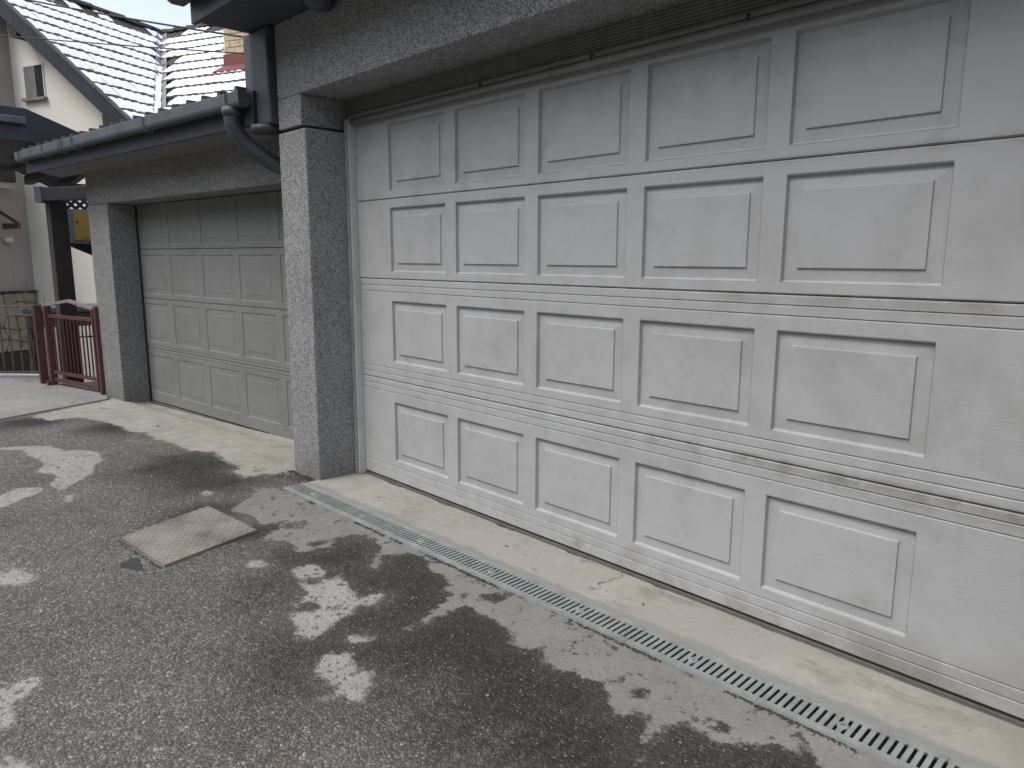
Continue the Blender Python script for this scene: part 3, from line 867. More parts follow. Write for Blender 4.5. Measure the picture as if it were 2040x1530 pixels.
# ================================================================== COVER PLATE
cp = thing('manhole_cover', (-1.1, -1.155, 0.0), 'square rusty-beige chequered steel cover lying in the asphalt', 'manhole cover')
CPC = [Vector((-1.26, -1.401, 0)), Vector((-0.795, -1.368, 0)), Vector((-0.919, -0.909, 0)), Vector((-1.417, -0.944, 0))]
mb = MB(); mb.prism([(p.x, p.y, -0.012) for p in CPC], (0, 0, 0.020)); part('plate', mb, 'cover_plate', cp, bevel=0.0015)
mb = MB()
cen = sum(CPC, Vector()) / 4
OUT = [cen + (p - cen) * 1.045 for p in CPC]
mb.prism([(p.x, p.y, -0.03) for p in OUT], (0, 0, 0.0235)); part('frame', mb, 'rubber', cp)
mb = MB()
nu = 22
for i in range(nu):
    for j in range(nu):
        u, v = (i + 0.5) / nu, (j + 0.5) / nu
        p = CPC[0] * (1 - u) * (1 - v) + CPC[1] * u * (1 - v) + CPC[2] * u * v + CPC[3] * (1 - u) * v
        ang = (math.pi / 4 if (i + j) % 2 else -math.pi / 4) + 0.07
        dx, dy = math.cos(ang), math.sin(ang)
        L, W_ = 0.0095, 0.0032
        z0, z1 = 0.0078, 0.0105
        vs = [(p.x + dx * L, p.y + dy * L, z0), (p.x - dy * W_, p.y + dx * W_, z0), (p.x - dx * L, p.y - dy * L, z0), (p.x + dy * W_, p.y - dx * W_, z0), (p.x + dx * L * .5, p.y + dy * L * .5, z1), (p.x - dx * L * .5, p.y - dy * L * .5, z1)]
        mb.add(vs, [(0, 1, 4), (1, 2, 5), (1, 5, 4), (2, 3, 5), (3, 0, 4), (3, 4, 5)])
o = part('tread_pattern', mb, 'cover_plate', cp); o['kind'] = 'stuff'
# a lump of black tar patching beside the plate
mb = MB()
pt = []
for k in range(18):
    a = 2 * math.pi * k / 18
    r = 0.055 + 0.012 * math.sin(3 * a + 1) + 0.006 * math.sin(7 * a)
    pt.append((-0.925 + r * 1.5 * math.cos(a) * 0.9, -1.455 + r * math.sin(a) * 0.7, -0.009))
mb.prism(pt, (0, 0, 0.005))
solo('tar_patch', mb, 'tar', 'small black tar patch at the corner of the steel cover', 'patch', bevel=0.002)

# ================================================================== GATE AND RAILING
GA, GB = Vector((-6.258, -0.659, 0)), Vector((-5.222, -0.421, 0))
GD = (GB - GA).normalized()
GNN = Vector((-GD.y, GD.x, 0))
def GW(l, w, z):
    p = GA + GD * l + GNN * w
    return Vector((p.x, p.y, z))
gt = thing('gate', (-5.75, -0.55, 0.0), 'small dark red metal garden gate with a peaked top beside the far garage', 'gate')
def gbar(name, l0, z0, l1, z1, w, h, mat='red_paint', dw=0.0):
    mb = MB(); mb.bar(GW(l0, dw, z0), GW(l1, dw, z1), w, h)
    return part(name, mb, mat, gt, bevel=0.003)
gbar('post', 1.055, -0.01, 1.055, 0.825, 0.06, 0.06)
gbar('hinge_stile', 0.095, 0.02, 0.095, 0.80, 0.06, 0.07)
gbar('latch_stile', 0.985, 0.03, 0.985, 0.80, 0.045, 0.045)
gbar('rail', 0.125, 0.700, 0.962, 0.700, 0.03, 0.035)
gbar('rail', 0.125, 0.136, 0.962, 0.136, 0.03, 0.032)
gbar('rail', 0.125, 0.060, 0.962, 0.060, 0.03, 0.032)
gbar('top_rail', 0.100, 0.805, 0.547, 0.862, 0.04, 0.028, 'red_rail_top')
gbar('top_rail', 0.547, 0.862, 1.005, 0.800, 0.04, 0.028, 'red_rail_top')
brm = MB(); brm.box((-0.0055, -0.0055, 0.152), (0.0055, 0.0055, 0.683))
brm = brm.mesh('baluster', 'red_paint')
for i in range(11):
    p = GW(0.190 + i * 0.0695, 0, 0)
    piece('baluster', brm, gt, Matrix.Translation(p) @ Matrix.Rotation(math.atan2(GD.y, GD.x), 4, 'Z'))
mb = MB(); mb.bar(GW(0.80, -0.045, 0.535), GW(0.955, -0.045, 0.548), 0.015, 0.016); mb.bar(GW(0.955, -0.05, 0.548), GW(0.955, 0.0, 0.548), 0.016, 0.016); part('latch_handle', mb, 'rubber', gt)
mb = MB(); mb.box((-6.215, -0.70, 0.0), (-6.13, -0.62, 0.045)); part('hinge_foot', mb, 'red_paint', gt)

rl = thing('railing', (-6.6, -0.95, 0.0), 'brown metal garden railing with thin bars left of the red gate', 'railing')
RA, RB = Vector((-6.335, -0.69, 0)), Vector((-7.35, -1.66, 0))
def RW(t, z):
    p = RA.lerp(RB, t)
    return Vector((p.x, p.y, z))
def rbar(name, a, b, w, h, mat):
    mb = MB(); mb.bar(a, b, w, h)
    return part(name, mb, mat, rl, bevel=0.003)
rbar('post', RW(0, -0.3), RW(0, 0.80), 0.07, 0.07, 'red_paint')
rbar('rail', RW(0.025, 0.785), RW(1, 0.78), 0.04, 0.028, 'rail_brown')
rbar('rail', RW(0.025, 0.700), RW(1, 0.69), 0.03, 0.018, 'rail_brown')
rbar('rail', RW(0.025, 0.115), RW(1, 0.11), 0.03, 0.020, 'red_paint')
bl = MB(); bl.box((-0.006, -0.006, 0.122), (0.006, 0.006, 0.692)); bl = bl.mesh('baluster', 'rail_brown')
for i in range(14):
    p = RW(0.085 + i * 0.068, 0)
    piece('baluster', bl, rl, Matrix.Translation(p))
kb = MB(); kb.prism([(-6.33, -0.645, -0.1), (-6.42, -0.62, -0.1), (-8.3, -2.45, -0.1), (-8.2, -2.55, -0.1)], (0, 0, 0.165))
solo('kerb', kb, 'kerb_concrete', 'pale concrete kerb below the railing, dusted with snow', 'kerb', bevel=0.01)
sn = MB(); sn.prism([(-6.345, -0.66, 0.066), (-6.40, -0.64, 0.066), (-8.28, -2.46, 0.066), (-8.22, -2.53, 0.066)], (0, 0, 0.02))
solo('snow', sn, 'snow', 'thin snow lying on the kerb below the railing', 'snow', kind='stuff', bevel=0.006)
# bare shrub stems by the railing
sh = thing('shrub', (-6.98, -0.69, -1.3), 'bare leafless shrub stems behind the brown railing', 'shrub')
for (bx, by), tip, r in (((-6.98, -0.70), (-6.966, -0.641, 1.05), 0.010), ((-7.17, -0.64), (-7.168, -0.635, 0.93), 0.008), ((-6.90, -0.66), (-6.80, -0.60, 0.72), 0.007), ((-7.05, -0.66), (-7.10, -0.58, 0.62), 0.009), ((-6.95, -0.72), (-6.86, -0.66, 0.40), 0.006), ((-6.75, -0.56), (-6.744, -0.539, 0.90), 0.006)):
    b = Vector((bx, by, -1.3)); e = Vector(tip)
    path = []
    for k in range(9):
        t = k / 8
        path.append(b.lerp(e, t) + Vector((random.uniform(-1, 1), random.uniform(-1, 1), 0)) * 0.018 * (1 if 0 < k < 8 else 0))
    mb = MB(); mb.tube(path, [r * (1.3 - 0.9 * k / 8) for k in range(9)], 6)
    for q in range(5):
        i = random.randint(4, 7)
        st = path[i]
        dd = Vector((random.uniform(-1, 1), random.uniform(-1, 1), 0.9)).normalized() * random.uniform(0.10, 0.25)
        mb.tube([st, st + dd * 0.5 + Vector((0, 0, 0.01)), st + dd], [r * 0.45, r * 0.35, r * 0.15], 5)
    part('stem', mb, 'twig_bark', sh, True)
# blue bin below
bb = thing('bin', (-7.75, -0.98, -1.35), 'blue plastic bin just showing at the left edge under the railing', 'bin')
mb = MB(); mb.prism([(-7.95, -1.25, -1.35), (-7.55, -1.25, -1.35), (-7.55, -0.88, -1.35), (-7.95, -0.88, -1.35)], (0, 0, 1.22)); part('body', mb, 'blue_plastic', bb, bevel=0.02)
mb = MB(); mb.box((-7.97, -1.27, -0.128), (-7.53, -0.86, -0.085)); part('lid', mb, 'blue_plastic', bb, bevel=0.012)

# ================================================================== PERGOLA
pg = thing('pergola', (-6.5, -0.38, -1.35), 'dark timber carport with brown post behind the red gate', 'pergola')
mb = MB(); mb.box((-6.59, -0.475, -1.35), (-6.41, -0.315, 1.84)); part('post', mb, 'brown_timber', pg, bevel=0.01)
mb = MB(); mb.bar((-6.435, -0.49, 1.895), (-5.90, -0.15, 1.905), 0.12, 0.13); part('beam', mb, 'fascia_dark', pg, bevel=0.006)
mb = MB(); mb.bar((-6.50, -0.53, 1.893), (-6.425, -0.484, 1.894), 0.135, 0.16); part('beam_cap', mb, 'gutter_metal', pg, bevel=0.006)
PERG = [(-6.514, -0.971, 2.413), (-6.545, -0.564, 2.404), (-7.399, 0.188, 2.319), (-8.451, 0.089, 2.066), (-9.031, -0.257, 2.359), (-9.597, -0.627, 2.656)]
PERG[0] = (-6.60, -1.35, 2.42)
mb = MB(); mb.prism(PERG, (0, 0, 0.33)); part('roof', mb, 'fascia_dark', pg, bevel=0.01)
ax = (Vector(PERG[0]) - Vector(PERG[1])).normalized()
mb = MB(); mb.bar(Vector(PERG[1]) + Vector((0.03, -0.02, 0.20)), Vector(PERG[0]) + Vector((0.03, 0, 0.20)), 0.07, 0.07); part('gutter', mb, 'gutter_metal', pg, bevel=0.01)
for k in range(4):
    p = Vector(PERG[1]).lerp(Vector(PERG[2]), 0.12 + k * 0.27)
    q = Vector(PERG[5]).lerp(Vector(PERG[3]), 0.1 + k * 0.27)
    mb = MB(); mb.bar(p + Vector((0, 0, -0.05)), q + Vector((0, 0, -0.05)), 0.08, 0.10); part('rafter', mb, 'dark_timber', pg)
BOARD = [(-7.286, -0.197, 1.798), (-7.150, 0.365, 1.767), (-7.162, 0.325, 1.172), (-7.28, -0.173, 1.417), (-7.292, -0.227, 1.444)]
mb = MB(); mb.prism(BOARD, (-0.04, 0.01, 0)); part('back_board', mb, 'dark_timber', pg)
L0, L1 = Vector((-7.281, -0.25, 1.79)), Vector((-7.18, 0.34, 1.78))
for k in range(7):
    for sgn in (1, -1):
        t0 = (k + 0.5) / 7
        p = L0.lerp(L1, t0) + Vector((0.006 * sgn, 0, 0.0))
        dx = (L1 - L0).normalized() * 0.115 * sgn
        mb = MB(); mb.bar(p - dx, p + dx + Vector((0, 0, 0.235)), 0.008, 0.034, (L1 - L0).normalized()); part('lattice_slat', mb, 'dark_timber', pg)
mb = MB(); mb.bar(L0 + Vector((0, 0, 0.26)), L1 + Vector((0, 0, 0.26)), 0.05, 0.09); part('beam', mb, 'dark_timber', pg)
# gas-meter cabinet
mc = thing('meter_cabinet', (-7.0, -0.06, 1.42), 'yellow meter cabinet in a grey frame beside the dark post', 'cabinet')
BX = [Vector((-7.026, -0.181, 1.430)), Vector((-6.955, 0.110, 1.415)), Vector((-6.955, 0.110, 1.796)), Vector((-7.026, -0.181, 1.800))]
bd = (BX[1] - BX[0]).normalized(); bn = Vector((bd.y, -bd.x, 0)).normalized()
if bn.x < 0: bn = -bn
mb = MB(); mb.prism([tuple(p - bn * 0.20) for p in BX], tuple(bn * 0.20)); part('body', mb, 'cabinet_grey', mc, bevel=0.004)
cenb = sum(BX, Vector()) / 4
IN = [BX[0] + bd * 0.055 + Vector((0, 0, 0.035)), BX[1] - bd * 0.03 + Vector((0, 0, 0.035)), BX[2] - bd * 0.03 - Vector((0, 0, 0.02)), BX[3] + bd * 0.055 - Vector((0, 0, 0.02))]
mb = MB(); mb.prism([tuple(p + bn * 0.001) for p in IN], tuple(bn * 0.012)); dr_ = part('door', mb, 'yellow_paint', mc, bevel=0.003)
for k in range(3):
    p = IN[0] + bd * (0.085 + 0.03 * k) + Vector((0, 0, 0.022)) + bn * 0.0125
    mb = MB(); mb.tube([tuple(p), tuple(p + bn * 0.003)], 0.008, 10); part('vent_hole', mb, 'rubber', dr_)
p = IN[0] + bd * 0.03 + Vector((0, 0, 0.20)) + bn * 0.0125
mb = MB(); mb.tube([tuple(p), tuple(p + bn * 0.006)], 0.012, 10); part('lock', mb, 'red_paint', dr_)
# dark chest standing behind the gate
ch = thing('storage_chest', (-7.76, -0.03, -1.35), 'dark grey storage chest with slate lid seen through the gate', 'chest')
mb = MB(); mb.prism([(-7.819, -0.55, 0.45), (-7.68, 0.42, 0.45), (-8.28, 0.52, 0.45), (-8.42, -0.45, 0.45)], (0, 0, 0.17)); part('body', mb, 'dark_grey', ch, bevel=0.01)
mb = MB(); mb.prism([(-7.80, -0.57, 0.621), (-7.66, 0.44, 0.621), (-8.30, 0.54, 0.621), (-8.44, -0.47, 0.621)], (0, 0, 0.065)); part('lid', mb, 'slate_top', ch, bevel=0.01)
for x, y in ((-7.86, -0.48), (-7.74, 0.36), (-8.24, 0.44), (-8.36, -0.40)):
    mb = MB(); mb.box((x - 0.03, y - 0.03, -1.35), (x + 0.03, y + 0.03, 0.449)); part('leg', mb, 'dark_timber', ch)

# ================================================================== NEIGHBOUR HOUSE
HP = Vector((-10.155, 1.47, 0))
hy = math.radians(-24)
HA = Vector((math.sin(hy), math.cos(hy), 0))
HB = Vector((math.cos(hy), -math.sin(hy), 0))
def HW(B, A, z):
    p = HP + HB * B + HA * A
    return Vector((p.x, p.y, z))
S = 0.790                                    # roof slope, rise over run
RB_, RZ = -3.21, 5.90                        # ridge of the gabled part
def zl(B): return RZ - (B - RB_) * S         # slope falling to the right
A_R = 3.80                                   # ridge of the wing
def zr_(A): return RZ - (A_R - A) * S
def Av(B): return A_R - (B - RB_)            # valley line
EV = 2.70
BE = RB_ + (RZ - EV) / S
hs_ = thing('house', HW(-1.5, 2.0, -1.35), 'cream neighbouring house with snow-dusted tiled roofs meeting in a valley', 'house')
GP = 0.35
mb = MB()
WB = 0.55
mb.prism([HW(-3.0, GP, -1.35), HW(WB, GP, -1.35), HW(WB, GP, zl(WB) - 0.10), HW(-3.0, GP, zl(-3.0) - 0.10)], HA * 0.3)
gw = part('wall', mb, 'cream_render', hs_)
mb = MB(); mb.prism([HW(-6.5, GP - 0.36, -1.35), HW(-3.001, GP - 0.36, -1.35), HW(-3.001, GP - 0.36, zl(-3.0) - 0.12), HW(-3.21, GP - 0.36, RZ - 0.12), HW(-6.5, GP - 0.36, RZ - 3.29 * S - 0.12)], HA * 0.70)
pkw = part('wall', mb, 'pink_render', hs_); pkw['label'] = 'pinkish projecting wall at the left edge'
mb = MB(); mb.prism([HW(WB - 0.3, GP + 0.301, -1.35), HW(WB, GP + 0.301, -1.35), HW(WB, 6, -1.35), HW(WB - 0.3, 6, -1.35)], (0, 0, 3.6)); part('wall', mb, 'cream_render', hs_)
mb = MB(); mb.prism([HW(WB, 0.75, -1.35), HW(6, 0.75, -1.35), HW(6, 0.75, 3.3), HW(WB, 0.75, 3.3)], HA * 0.3); part('wall', mb, 'cream_render', hs_)
# attic window: deep opening drawn as frame, reveal and pane set in front of the wall
w0, w1, wz0, wz1 = -2.69, -2.235, 3.905, 4.415
win = MB()
for (b0, b1, z0, z1) in ((w0 - 0.02, w0, wz0, wz1), (w1, w1 + 0.02, wz0, wz1), (w0 - 0.02, w1 + 0.02, wz1, wz1 + 0.02)):
    win.prism([HW(b0, GP - 0.018, z0), HW(b1, GP - 0.018, z0), HW(b1, GP - 0.018, z1), HW(b0, GP - 0.018, z1)], HA * 0.016)
wn_ = part('window', win, 'cream_render', hs_)
mb = MB(); mb.prism([HW(w0 - 0.05, GP - 0.07, wz0 - 0.045), HW(w1 + 0.05, GP - 0.07, wz0 - 0.045), HW(w1 + 0.05, GP - 0.07, wz0 - 0.001), HW(w0 - 0.05, GP - 0.07, wz0 - 0.001)], HA * 0.068); part('sill', mb, 'flashing_grey', wn_)
mb = MB(); mb.prism([HW(w0, GP - 0.006, wz0), HW(w1, GP - 0.006, wz0), HW(w1, GP - 0.006, wz1), HW(w0, GP - 0.006, wz1)], HA * 0.004); part('pane', mb, 'glass_dark', wn_)
mb = MB(); mb.prism([HW(w0 + 0.001, GP - 0.016, wz0 + 0.001), HW(w0 + 0.27, GP - 0.016, wz0 + 0.001), HW(w0 + 0.27, GP - 0.016, wz1 - 0.002), HW(w0 + 0.001, GP - 0.016, wz1 - 0.002)], HA * 0.0095); part('sash', mb, 'sash_grey', wn_)
# barge board along the gable and a purlin end
def bp_(B, dz): return HW(B, -0.03, zl(B) + dz)
mb = MB(); mb.prism([bp_(-4.2, 0.02 - 1.5643), bp_(RB_, 0.02), bp_(RB_, -0.31), bp_(-4.2, -0.31 - 1.5643)], HA * 0.035)
part('barge_board', mb, 'fascia_dark', hs_)
nb_ = 9
for i in range(nb_):
    b0 = RB_ + 0.002 + (BE + 0.12 - RB_) * i / nb_
    b1 = RB_ - 0.002 + (BE + 0.12 - RB_) * (i + 1) / nb_
    mb = MB(); mb.prism([bp_(b0, 0.02), bp_(b1, 0.02), bp_(b1, -0.30), bp_(b0, -0.30)], HA * 0.035)
    part('barge_board', mb, 'fascia_dark', hs_)
mb = MB(); mb.bar(HW(RB_ + 0.05, -0.045, zl(RB_ + .05) + 0.035), HW(BE + 0.12, -0.045, zl(BE + .12) + 0.035), 0.05, 0.035); part('verge_flashing', mb, 'gutter_metal', hs_)
for b in (-2.38, -0.45):
    mb = MB(); mb.prism([HW(b - 0.09, -0.0, zl(b) - 0.46), HW(b + 0.09, -0.0, zl(b) - 0.46), HW(b + 0.09, -0.0, zl(b) - 0.27), HW(b - 0.09, -0.0, zl(b) - 0.27)], HA * 0.345); part('purlin', mb, 'dark_timber', hs_)
# roof decks
def deck(poly):
    mb = MB(); mb.prism(poly, (0, 0, -0.10)); return mb
rA = part('roof', deck([HW(RB_, 0.01, RZ), HW(BE, 0.01, EV), HW(BE, max(0.02, Av(BE)), EV), HW(RB_, A_R, RZ)]), 'tile_clay', hs_)
rA2 = part('roof', deck([HW(RB_ - 0.002, 0.01, RZ), HW(RB_ - 0.002, 7, RZ), HW(RB_ - 4, 7, RZ - 4 * S), HW(RB_ - 4, 0.01, RZ - 4 * S)]), 'tile_clay', hs_)
AE = A_R - (RZ - EV) / S
rB = part('roof', deck([HW(RB_, A_R, RZ), HW(BE, AE, EV), HW(5.0, AE, EV), HW(5.0, A_R, RZ)]), 'tile_clay', hs_)
# wave-profiled tiles, dusted with snow that leaves each lower edge bare
TW, TE, TL = 0.30, 0.352, 0.40
def wave(u): return 0.017 * (0.5 - 0.5 * math.cos(2 * math.pi * u * 2)) ** 0.8
NS = 12
vs, fs = [], []
for j, (v, z) in enumerate(((0.0, 0.0), (TL, 0.022))):
    for i in range(NS + 1):
        u = i / NS
        vs.append((u * TW, v, z + wave(u)))
for i in range(NS + 1):
    u = i / NS
    vs.append((u * TW, TL, 0.0 + wave(u) - 0.004))
n1 = NS + 1
for i in range(NS):
    fs.append((i, i + n1, i + 1 + n1, i + 1))
    fs.append((i + n1, i + 2 * n1, i + 1 + 2 * n1, i + 1 + n1))
tmb = MB(); tmb.add(vs, [tuple(reversed(f)) for f in fs])
tile_me = tmb.mesh('roof_tile', 'tile_clay', smooth=False)
cs, sn_ = 1 / math.sqrt(1 + S * S), S / math.sqrt(1 + S * S)
def frame(across, down):
    nrm = across.cross(down).normalized()
    if nrm.z < 0:
        nrm = -nrm
    return nrm
snow_mb = {'a': MB(), 'b': MB()}
def snow_patch(mb, o, ac, dn, nr, w0=0.0, w1=TW):
    ni, nj = 10, 4
    vs, fs = [], []
    ph = random.uniform(0, 6)
    top = 0.0
    ext = TL - random.uniform(0.022, 0.05)
    for j in range(nj + 1):
        for i in range(ni + 1):
            u = i / ni
            lim = ext - 0.022 * (0.5 + 0.5 * math.cos(2 * math.pi * u * 2)) - 0.012 * math.sin(5 * u + ph) - random.uniform(0, 0.012)
            v = 0.02 + (lim - 0.02) * j / nj
            h = 0.022 * v / TL + wave(u) + (0.020 + random.uniform(-0.004, 0.004)) * (1.0 if 0 < j < nj else 0.25) + 0.002
            p = o + ac * (w0 + (w1 - w0) * u) + dn * v + nr * h
            vs.append(p)
    for j in range(nj):
        for i in range(ni):
            a = j * (ni + 1) + i
            fs.append((a, a + 1, a + ni + 2, a + ni + 1))
    mb.add(vs, fs)
def tiles(parent, key, origin_fn, ac, dn, rows, span_fn):
    nr = frame(ac, dn)
    base = Matrix(((ac.x, dn.x, nr.x, 0), (ac.y, dn.y, nr.y, 0), (ac.z, dn.z, nr.z, 0), (0, 0, 0, 1)))
    for r in range(rows):
        lo, hi = span_fn(r)
        k0 = math.floor(lo / TW)
        k = k0
        while k * TW < hi - 0.03:
            if k * TW >= lo - 0.16:
                o = origin_fn(k * TW, r) + nr * (0.004 + random.uniform(0, 0.006))
                M4 = Matrix.Translation(o) @ base
                piece('roof_tile', tile_me, parent, M4)
                bare = random.random() < (0.015 if r else 0.4)
                if not bare:
                    snow_patch(snow_mb[key], o, ac, dn, nr)
            k += 1
dnA = HB * cs + Vector((0, 0, -sn_))
dnB = -HA * cs + Vector((0, 0, -sn_))
def oA(t, r):
    s = r * TE
    B = RB_ + s * cs
    return HW(B, t, zl(B))
def spanA(r):
    B = RB_ + (r * TE + 0.2) * cs
    return 0.0, max(0.0, Av(B) - 0.11)
tiles(rA, 'a', oA, HA, dnA, 12, spanA)
def oB(t, r):
    s = r * TE
    A = A_R - s * cs
    return HW(t, A, zr_(A))
def spanB(r):
    A = A_R - (r * TE + 0.2) * cs
    Bv = RB_ + (A_R - A)
    return Bv + 0.13, min(1.35, max(Bv + 2.2, 0.9))
tiles(rB, 'b', oB, HB, dnB, 12, spanB)
# ridge tiles, some askew and bare
rt_ = MB()
pr_ = []
for i in range(9):
    t = math.pi * i / 8
    pr_.append((0.11 * math.cos(t), 0.09 * math.sin(t)))
vs = [(x, 0.0, z) for x, z in pr_] + [(x * 0.9, 0.38, z * 0.9) for x, z in pr_]
rt_.add(vs, [(i, i + 1, i + 10, i + 9) for i in range(8)])
ridge_me = rt_.mesh('ridge_tile', 'tile_clay')
def ridge(parent, p0, d, n):
    side = d.cross(Vector((0, 0, 1)))
    for i in range(n):
        p = p0 + d * (i * 0.35)
        M4 = Matrix.Translation(p) @ Matrix(((side.x, d.x, 0, 0), (side.y, d.y, 0, 0), (0, 0, 1, 0), (0, 0, 0, 1))) @ Matrix.Rotation(random.uniform(-0.10, 0.10), 4, 'Z') @ Matrix.Rotation(random.uniform(-0.06, 0.06), 4, 'X')
        piece('ridge_tile', ridge_me, parent, M4)
ridge(rA, HW(RB_, 0.0, RZ + 0.005), HA, 11)
ridge(rB, HW(RB_ + 0.05, A_R, RZ + 0.005), HB, 13)
# valley gutter
mb = MB()
v0, v1 = HW(RB_, A_R, RZ + 0.02), HW(BE, AE, EV + 0.02)
sd1 = dnA.cross(v1 - v0).cross(v1 - v0)
mb.add([v0 + HB * 0.02 - HA * 0.14 + Vector((0, 0, 0.035)), v0 + Vector((0, 0, 0.012)), v0 + HB * 0.14 + Vector((0, 0, 0.035)),
        v1 - HA * 0.14 + Vector((0, 0, 0.035)), v1 + Vector((0, 0, 0.012)), v1 + HB * 0.14 + Vector((0, 0, 0.035))], [(0, 1, 4, 3), (1, 2, 5, 4)])
part('valley_gutter', mb, 'flashing_grey', hs_)
mb = MB()
n = 24
vs, fs = [], []
for i in range(n + 1):
    t = 0.47 + 0.53 * i / n
    c = v0.lerp(v1, t)
    wl_ = 0.10 + 0.006 * math.sin(i * 1.3)
    wr_ = (-0.03 if i < n * 0.75 else 0.08) + 0.008 * math.sin(i * 2.1)
    vs += [c - HA * wl_ + Vector((0, 0, 0.045)), c - HA * (wl_ - wr_ - 0.03) * 0.4 + Vector((0, 0, 0.042)), c + HB * max(0.01, wr_ + 0.05) + Vector((0, 0, 0.045))]
for i in range(n):
    for k in range(2):
        a = i * 3 + k
        fs.append((a, a + 1, a + 4, a + 3))
snow_mb['a'].add(vs, fs)
solo('snow', snow_mb['a'], 'snow', 'snow on the left tiled slope and in the roof valley', 'snow', kind='stuff', smooth=True)
solo('snow', snow_mb['b'], 'snow', 'snow on the right tiled slope beside the brick chimney', 'snow', kind='stuff', smooth=True)
# chimney
ca, cb0, cb1 = 2.02, 0.09, 0.69
chim = MB(); chim.prism([HW(cb0 + 0.012, ca + 0.012, 3.9), HW(cb1 - 0.012, ca + 0.012, 3.9), HW(cb1 - 0.012, ca + 0.55, 3.9), HW(cb0 + 0.012, ca + 0.55, 3.9)], (0, 0, 2.3))
chm = part('chimney', chim, 'mortar', hs_)
br = MB(); br.box((0, 0, 0), (0.222, 0.10, 0.098)); brme = br.mesh('brick', 'brick_buff')
rot = Matrix(((HB.x, HA.x, 0, 0), (HB.y, HA.y, 0, 0), (0, 0, 1, 0), (0, 0, 0, 1)))
for j in range(13):
    z = 4.75 + j * 0.110
    for i in range(4):
        b = cb0 + (i - (0.5 if j % 2 else 0)) * 0.234
        lo, hi = max(b, cb0), min(b + 0.222, cb1)
        if hi - lo < 0.05:
            continue
        M4 = Matrix.Translation(HW(lo, ca, z)) @ rot @ Matrix.Diagonal(((hi - lo) / 0.222, 1, 1, 1))
        piece('brick', brme, chm, M4)
mb = MB(); mb.prism([HW(cb0 - 0.02, ca - 0.02, 4.35), HW(cb1 + 0.02, ca - 0.02, 4.35), HW(cb1 + 0.02, ca + 0.56, 4.35), HW(cb0 - 0.02, ca + 0.56, 4.35)], (0, 0, 0.395)); part('flashing', mb, 'flashing_red', chm)
mb = MB()
a0 = ca - 0.02; a1 = ca - 0.17
mb.prism([HW(cb0 - 0.16, a1, zr_(a1) + 0.065), HW(cb1 + 0.16, a1, zr_(a1) + 0.065), HW(cb1 + 0.03, a0, zr_(a0) + 0.07), HW(cb0 - 0.03, a0, zr_(a0) + 0.07)], (0, 0, 0.012)); part('flashing', mb, 'flashing_red', chm)
# stone-faced plinth, dark base
pl = MB()
PLB = -3.0
pl.prism([HW(-3.0, GP - 0.05, -0.35), HW(-2.999 + 0.05, GP - 0.05, -0.35), HW(-2.999 + 0.05, GP - 1.6, -0.35), HW(-3.0, GP - 1.6, -0.35)], (0, 0, 1.02))
plp = part('plinth', pl, 'stone_joint', hs_)
mb = MB(); mb.prism([HW(-3.02, GP - 0.04, -1.36), HW(-2.93, GP - 0.04, -1.36), HW(-2.93, GP - 1.6, -1.36), HW(-3.02, GP - 1.6, -1.36)], (0, 0, 1.005)); part('base_course', mb, 'charcoal_base', hs_)
# crazy-paving stones: jittered cells on the face that looks right
NU, NV = 8, 5
pts = {}
for i in range(NU + 1):
    for j in range(NV + 1):
        u = i / NU + (random.uniform(-0.35, 0.35) / NU if 0 < i < NU else 0)
        v = j / NV + (random.uniform(-0.30, 0.30) / NV if 0 < j < NV else 0)
        pts[i, j] = (u, v)
for i in range(NU):
    for j in range(NV):
        q = [pts[i, j], pts[i + 1, j], pts[i + 1, j + 1], pts[i, j + 1]]
        cu = sum(p[0] for p in q) / 4; cv = sum(p[1] for p in q) / 4
        poly = []
        for k in range(4):
            a, b = q[k], q[(k + 1) % 4]
            for t in (0.12, 0.88):
                x = a[0] + (b[0] - a[0]) * t; y = a[1] + (b[1] - a[1]) * t
                poly.append((cu + (x - cu) * 0.93, cv + (y - cv) * 0.92))
        th = random.uniform(0.012, 0.028)
        mb = MB(); mb.prism([HW(-2.948, GP - 0.06 - 1.5 * u, -0.34 + 1.0 * v) for u, v in poly], HB * th); part('stone', mb, 'stone_tan', plp)
mb = MB(); mb.prism([HW(-3.0, GP - 0.03, 0.672), HW(-2.90, GP - 0.03, 0.672), HW(-2.90, GP - 1.6, 0.672), HW(-3.0, GP - 1.6, 0.672)], (0, 0, 0.025)); part('coping', mb, 'charcoal_base', hs_)
# wall thickness of the projecting part toward the viewer, carrying the door canopy
mb = MB(); mb.prism([HW(-3.3, GP - 0.361, -1.35), HW(-3.0005, GP - 0.361, -1.35), HW(-3.0005, GP - 2.2, -1.35), HW(-3.3, GP - 2.2, -1.35)], (0, 0, 5.6)); o = part('wall', mb, 'pink_render', hs_)
cn = MB(); cn.prism([HW(-2.998, -0.02, 2.50), HW(-2.998, -1.6, 2.50), HW(-2.64, -1.6, 2.50), HW(-2.64, -0.02, 2.50)], (0, 0, 0.20)); part('canopy', cn, 'brown_timber', hs_, bevel=0.01)
mb = MB(); mb.prism([HW(-2.998, -0.05, 2.40), HW(-2.998, -1.6, 2.40), HW(-2.68, -1.6, 2.40), HW(-2.68, -0.05, 2.40)], (0, 0, 0.098)); part('canopy_board', mb, 'pink_render', hs_)
mb = MB(); mb.bar(HW(-2.99, -0.08, 1.79), HW(-2.60, -0.08, 1.79), 0.05, 0.09); part('bracket', mb, 'red_paint', hs_)
mb = MB(); mb.bar(HW(-2.62, -0.08, 1.83), HW(-2.98, -0.25, 2.10), 0.04, 0.05); part('bracket', mb, 'red_paint', hs_)
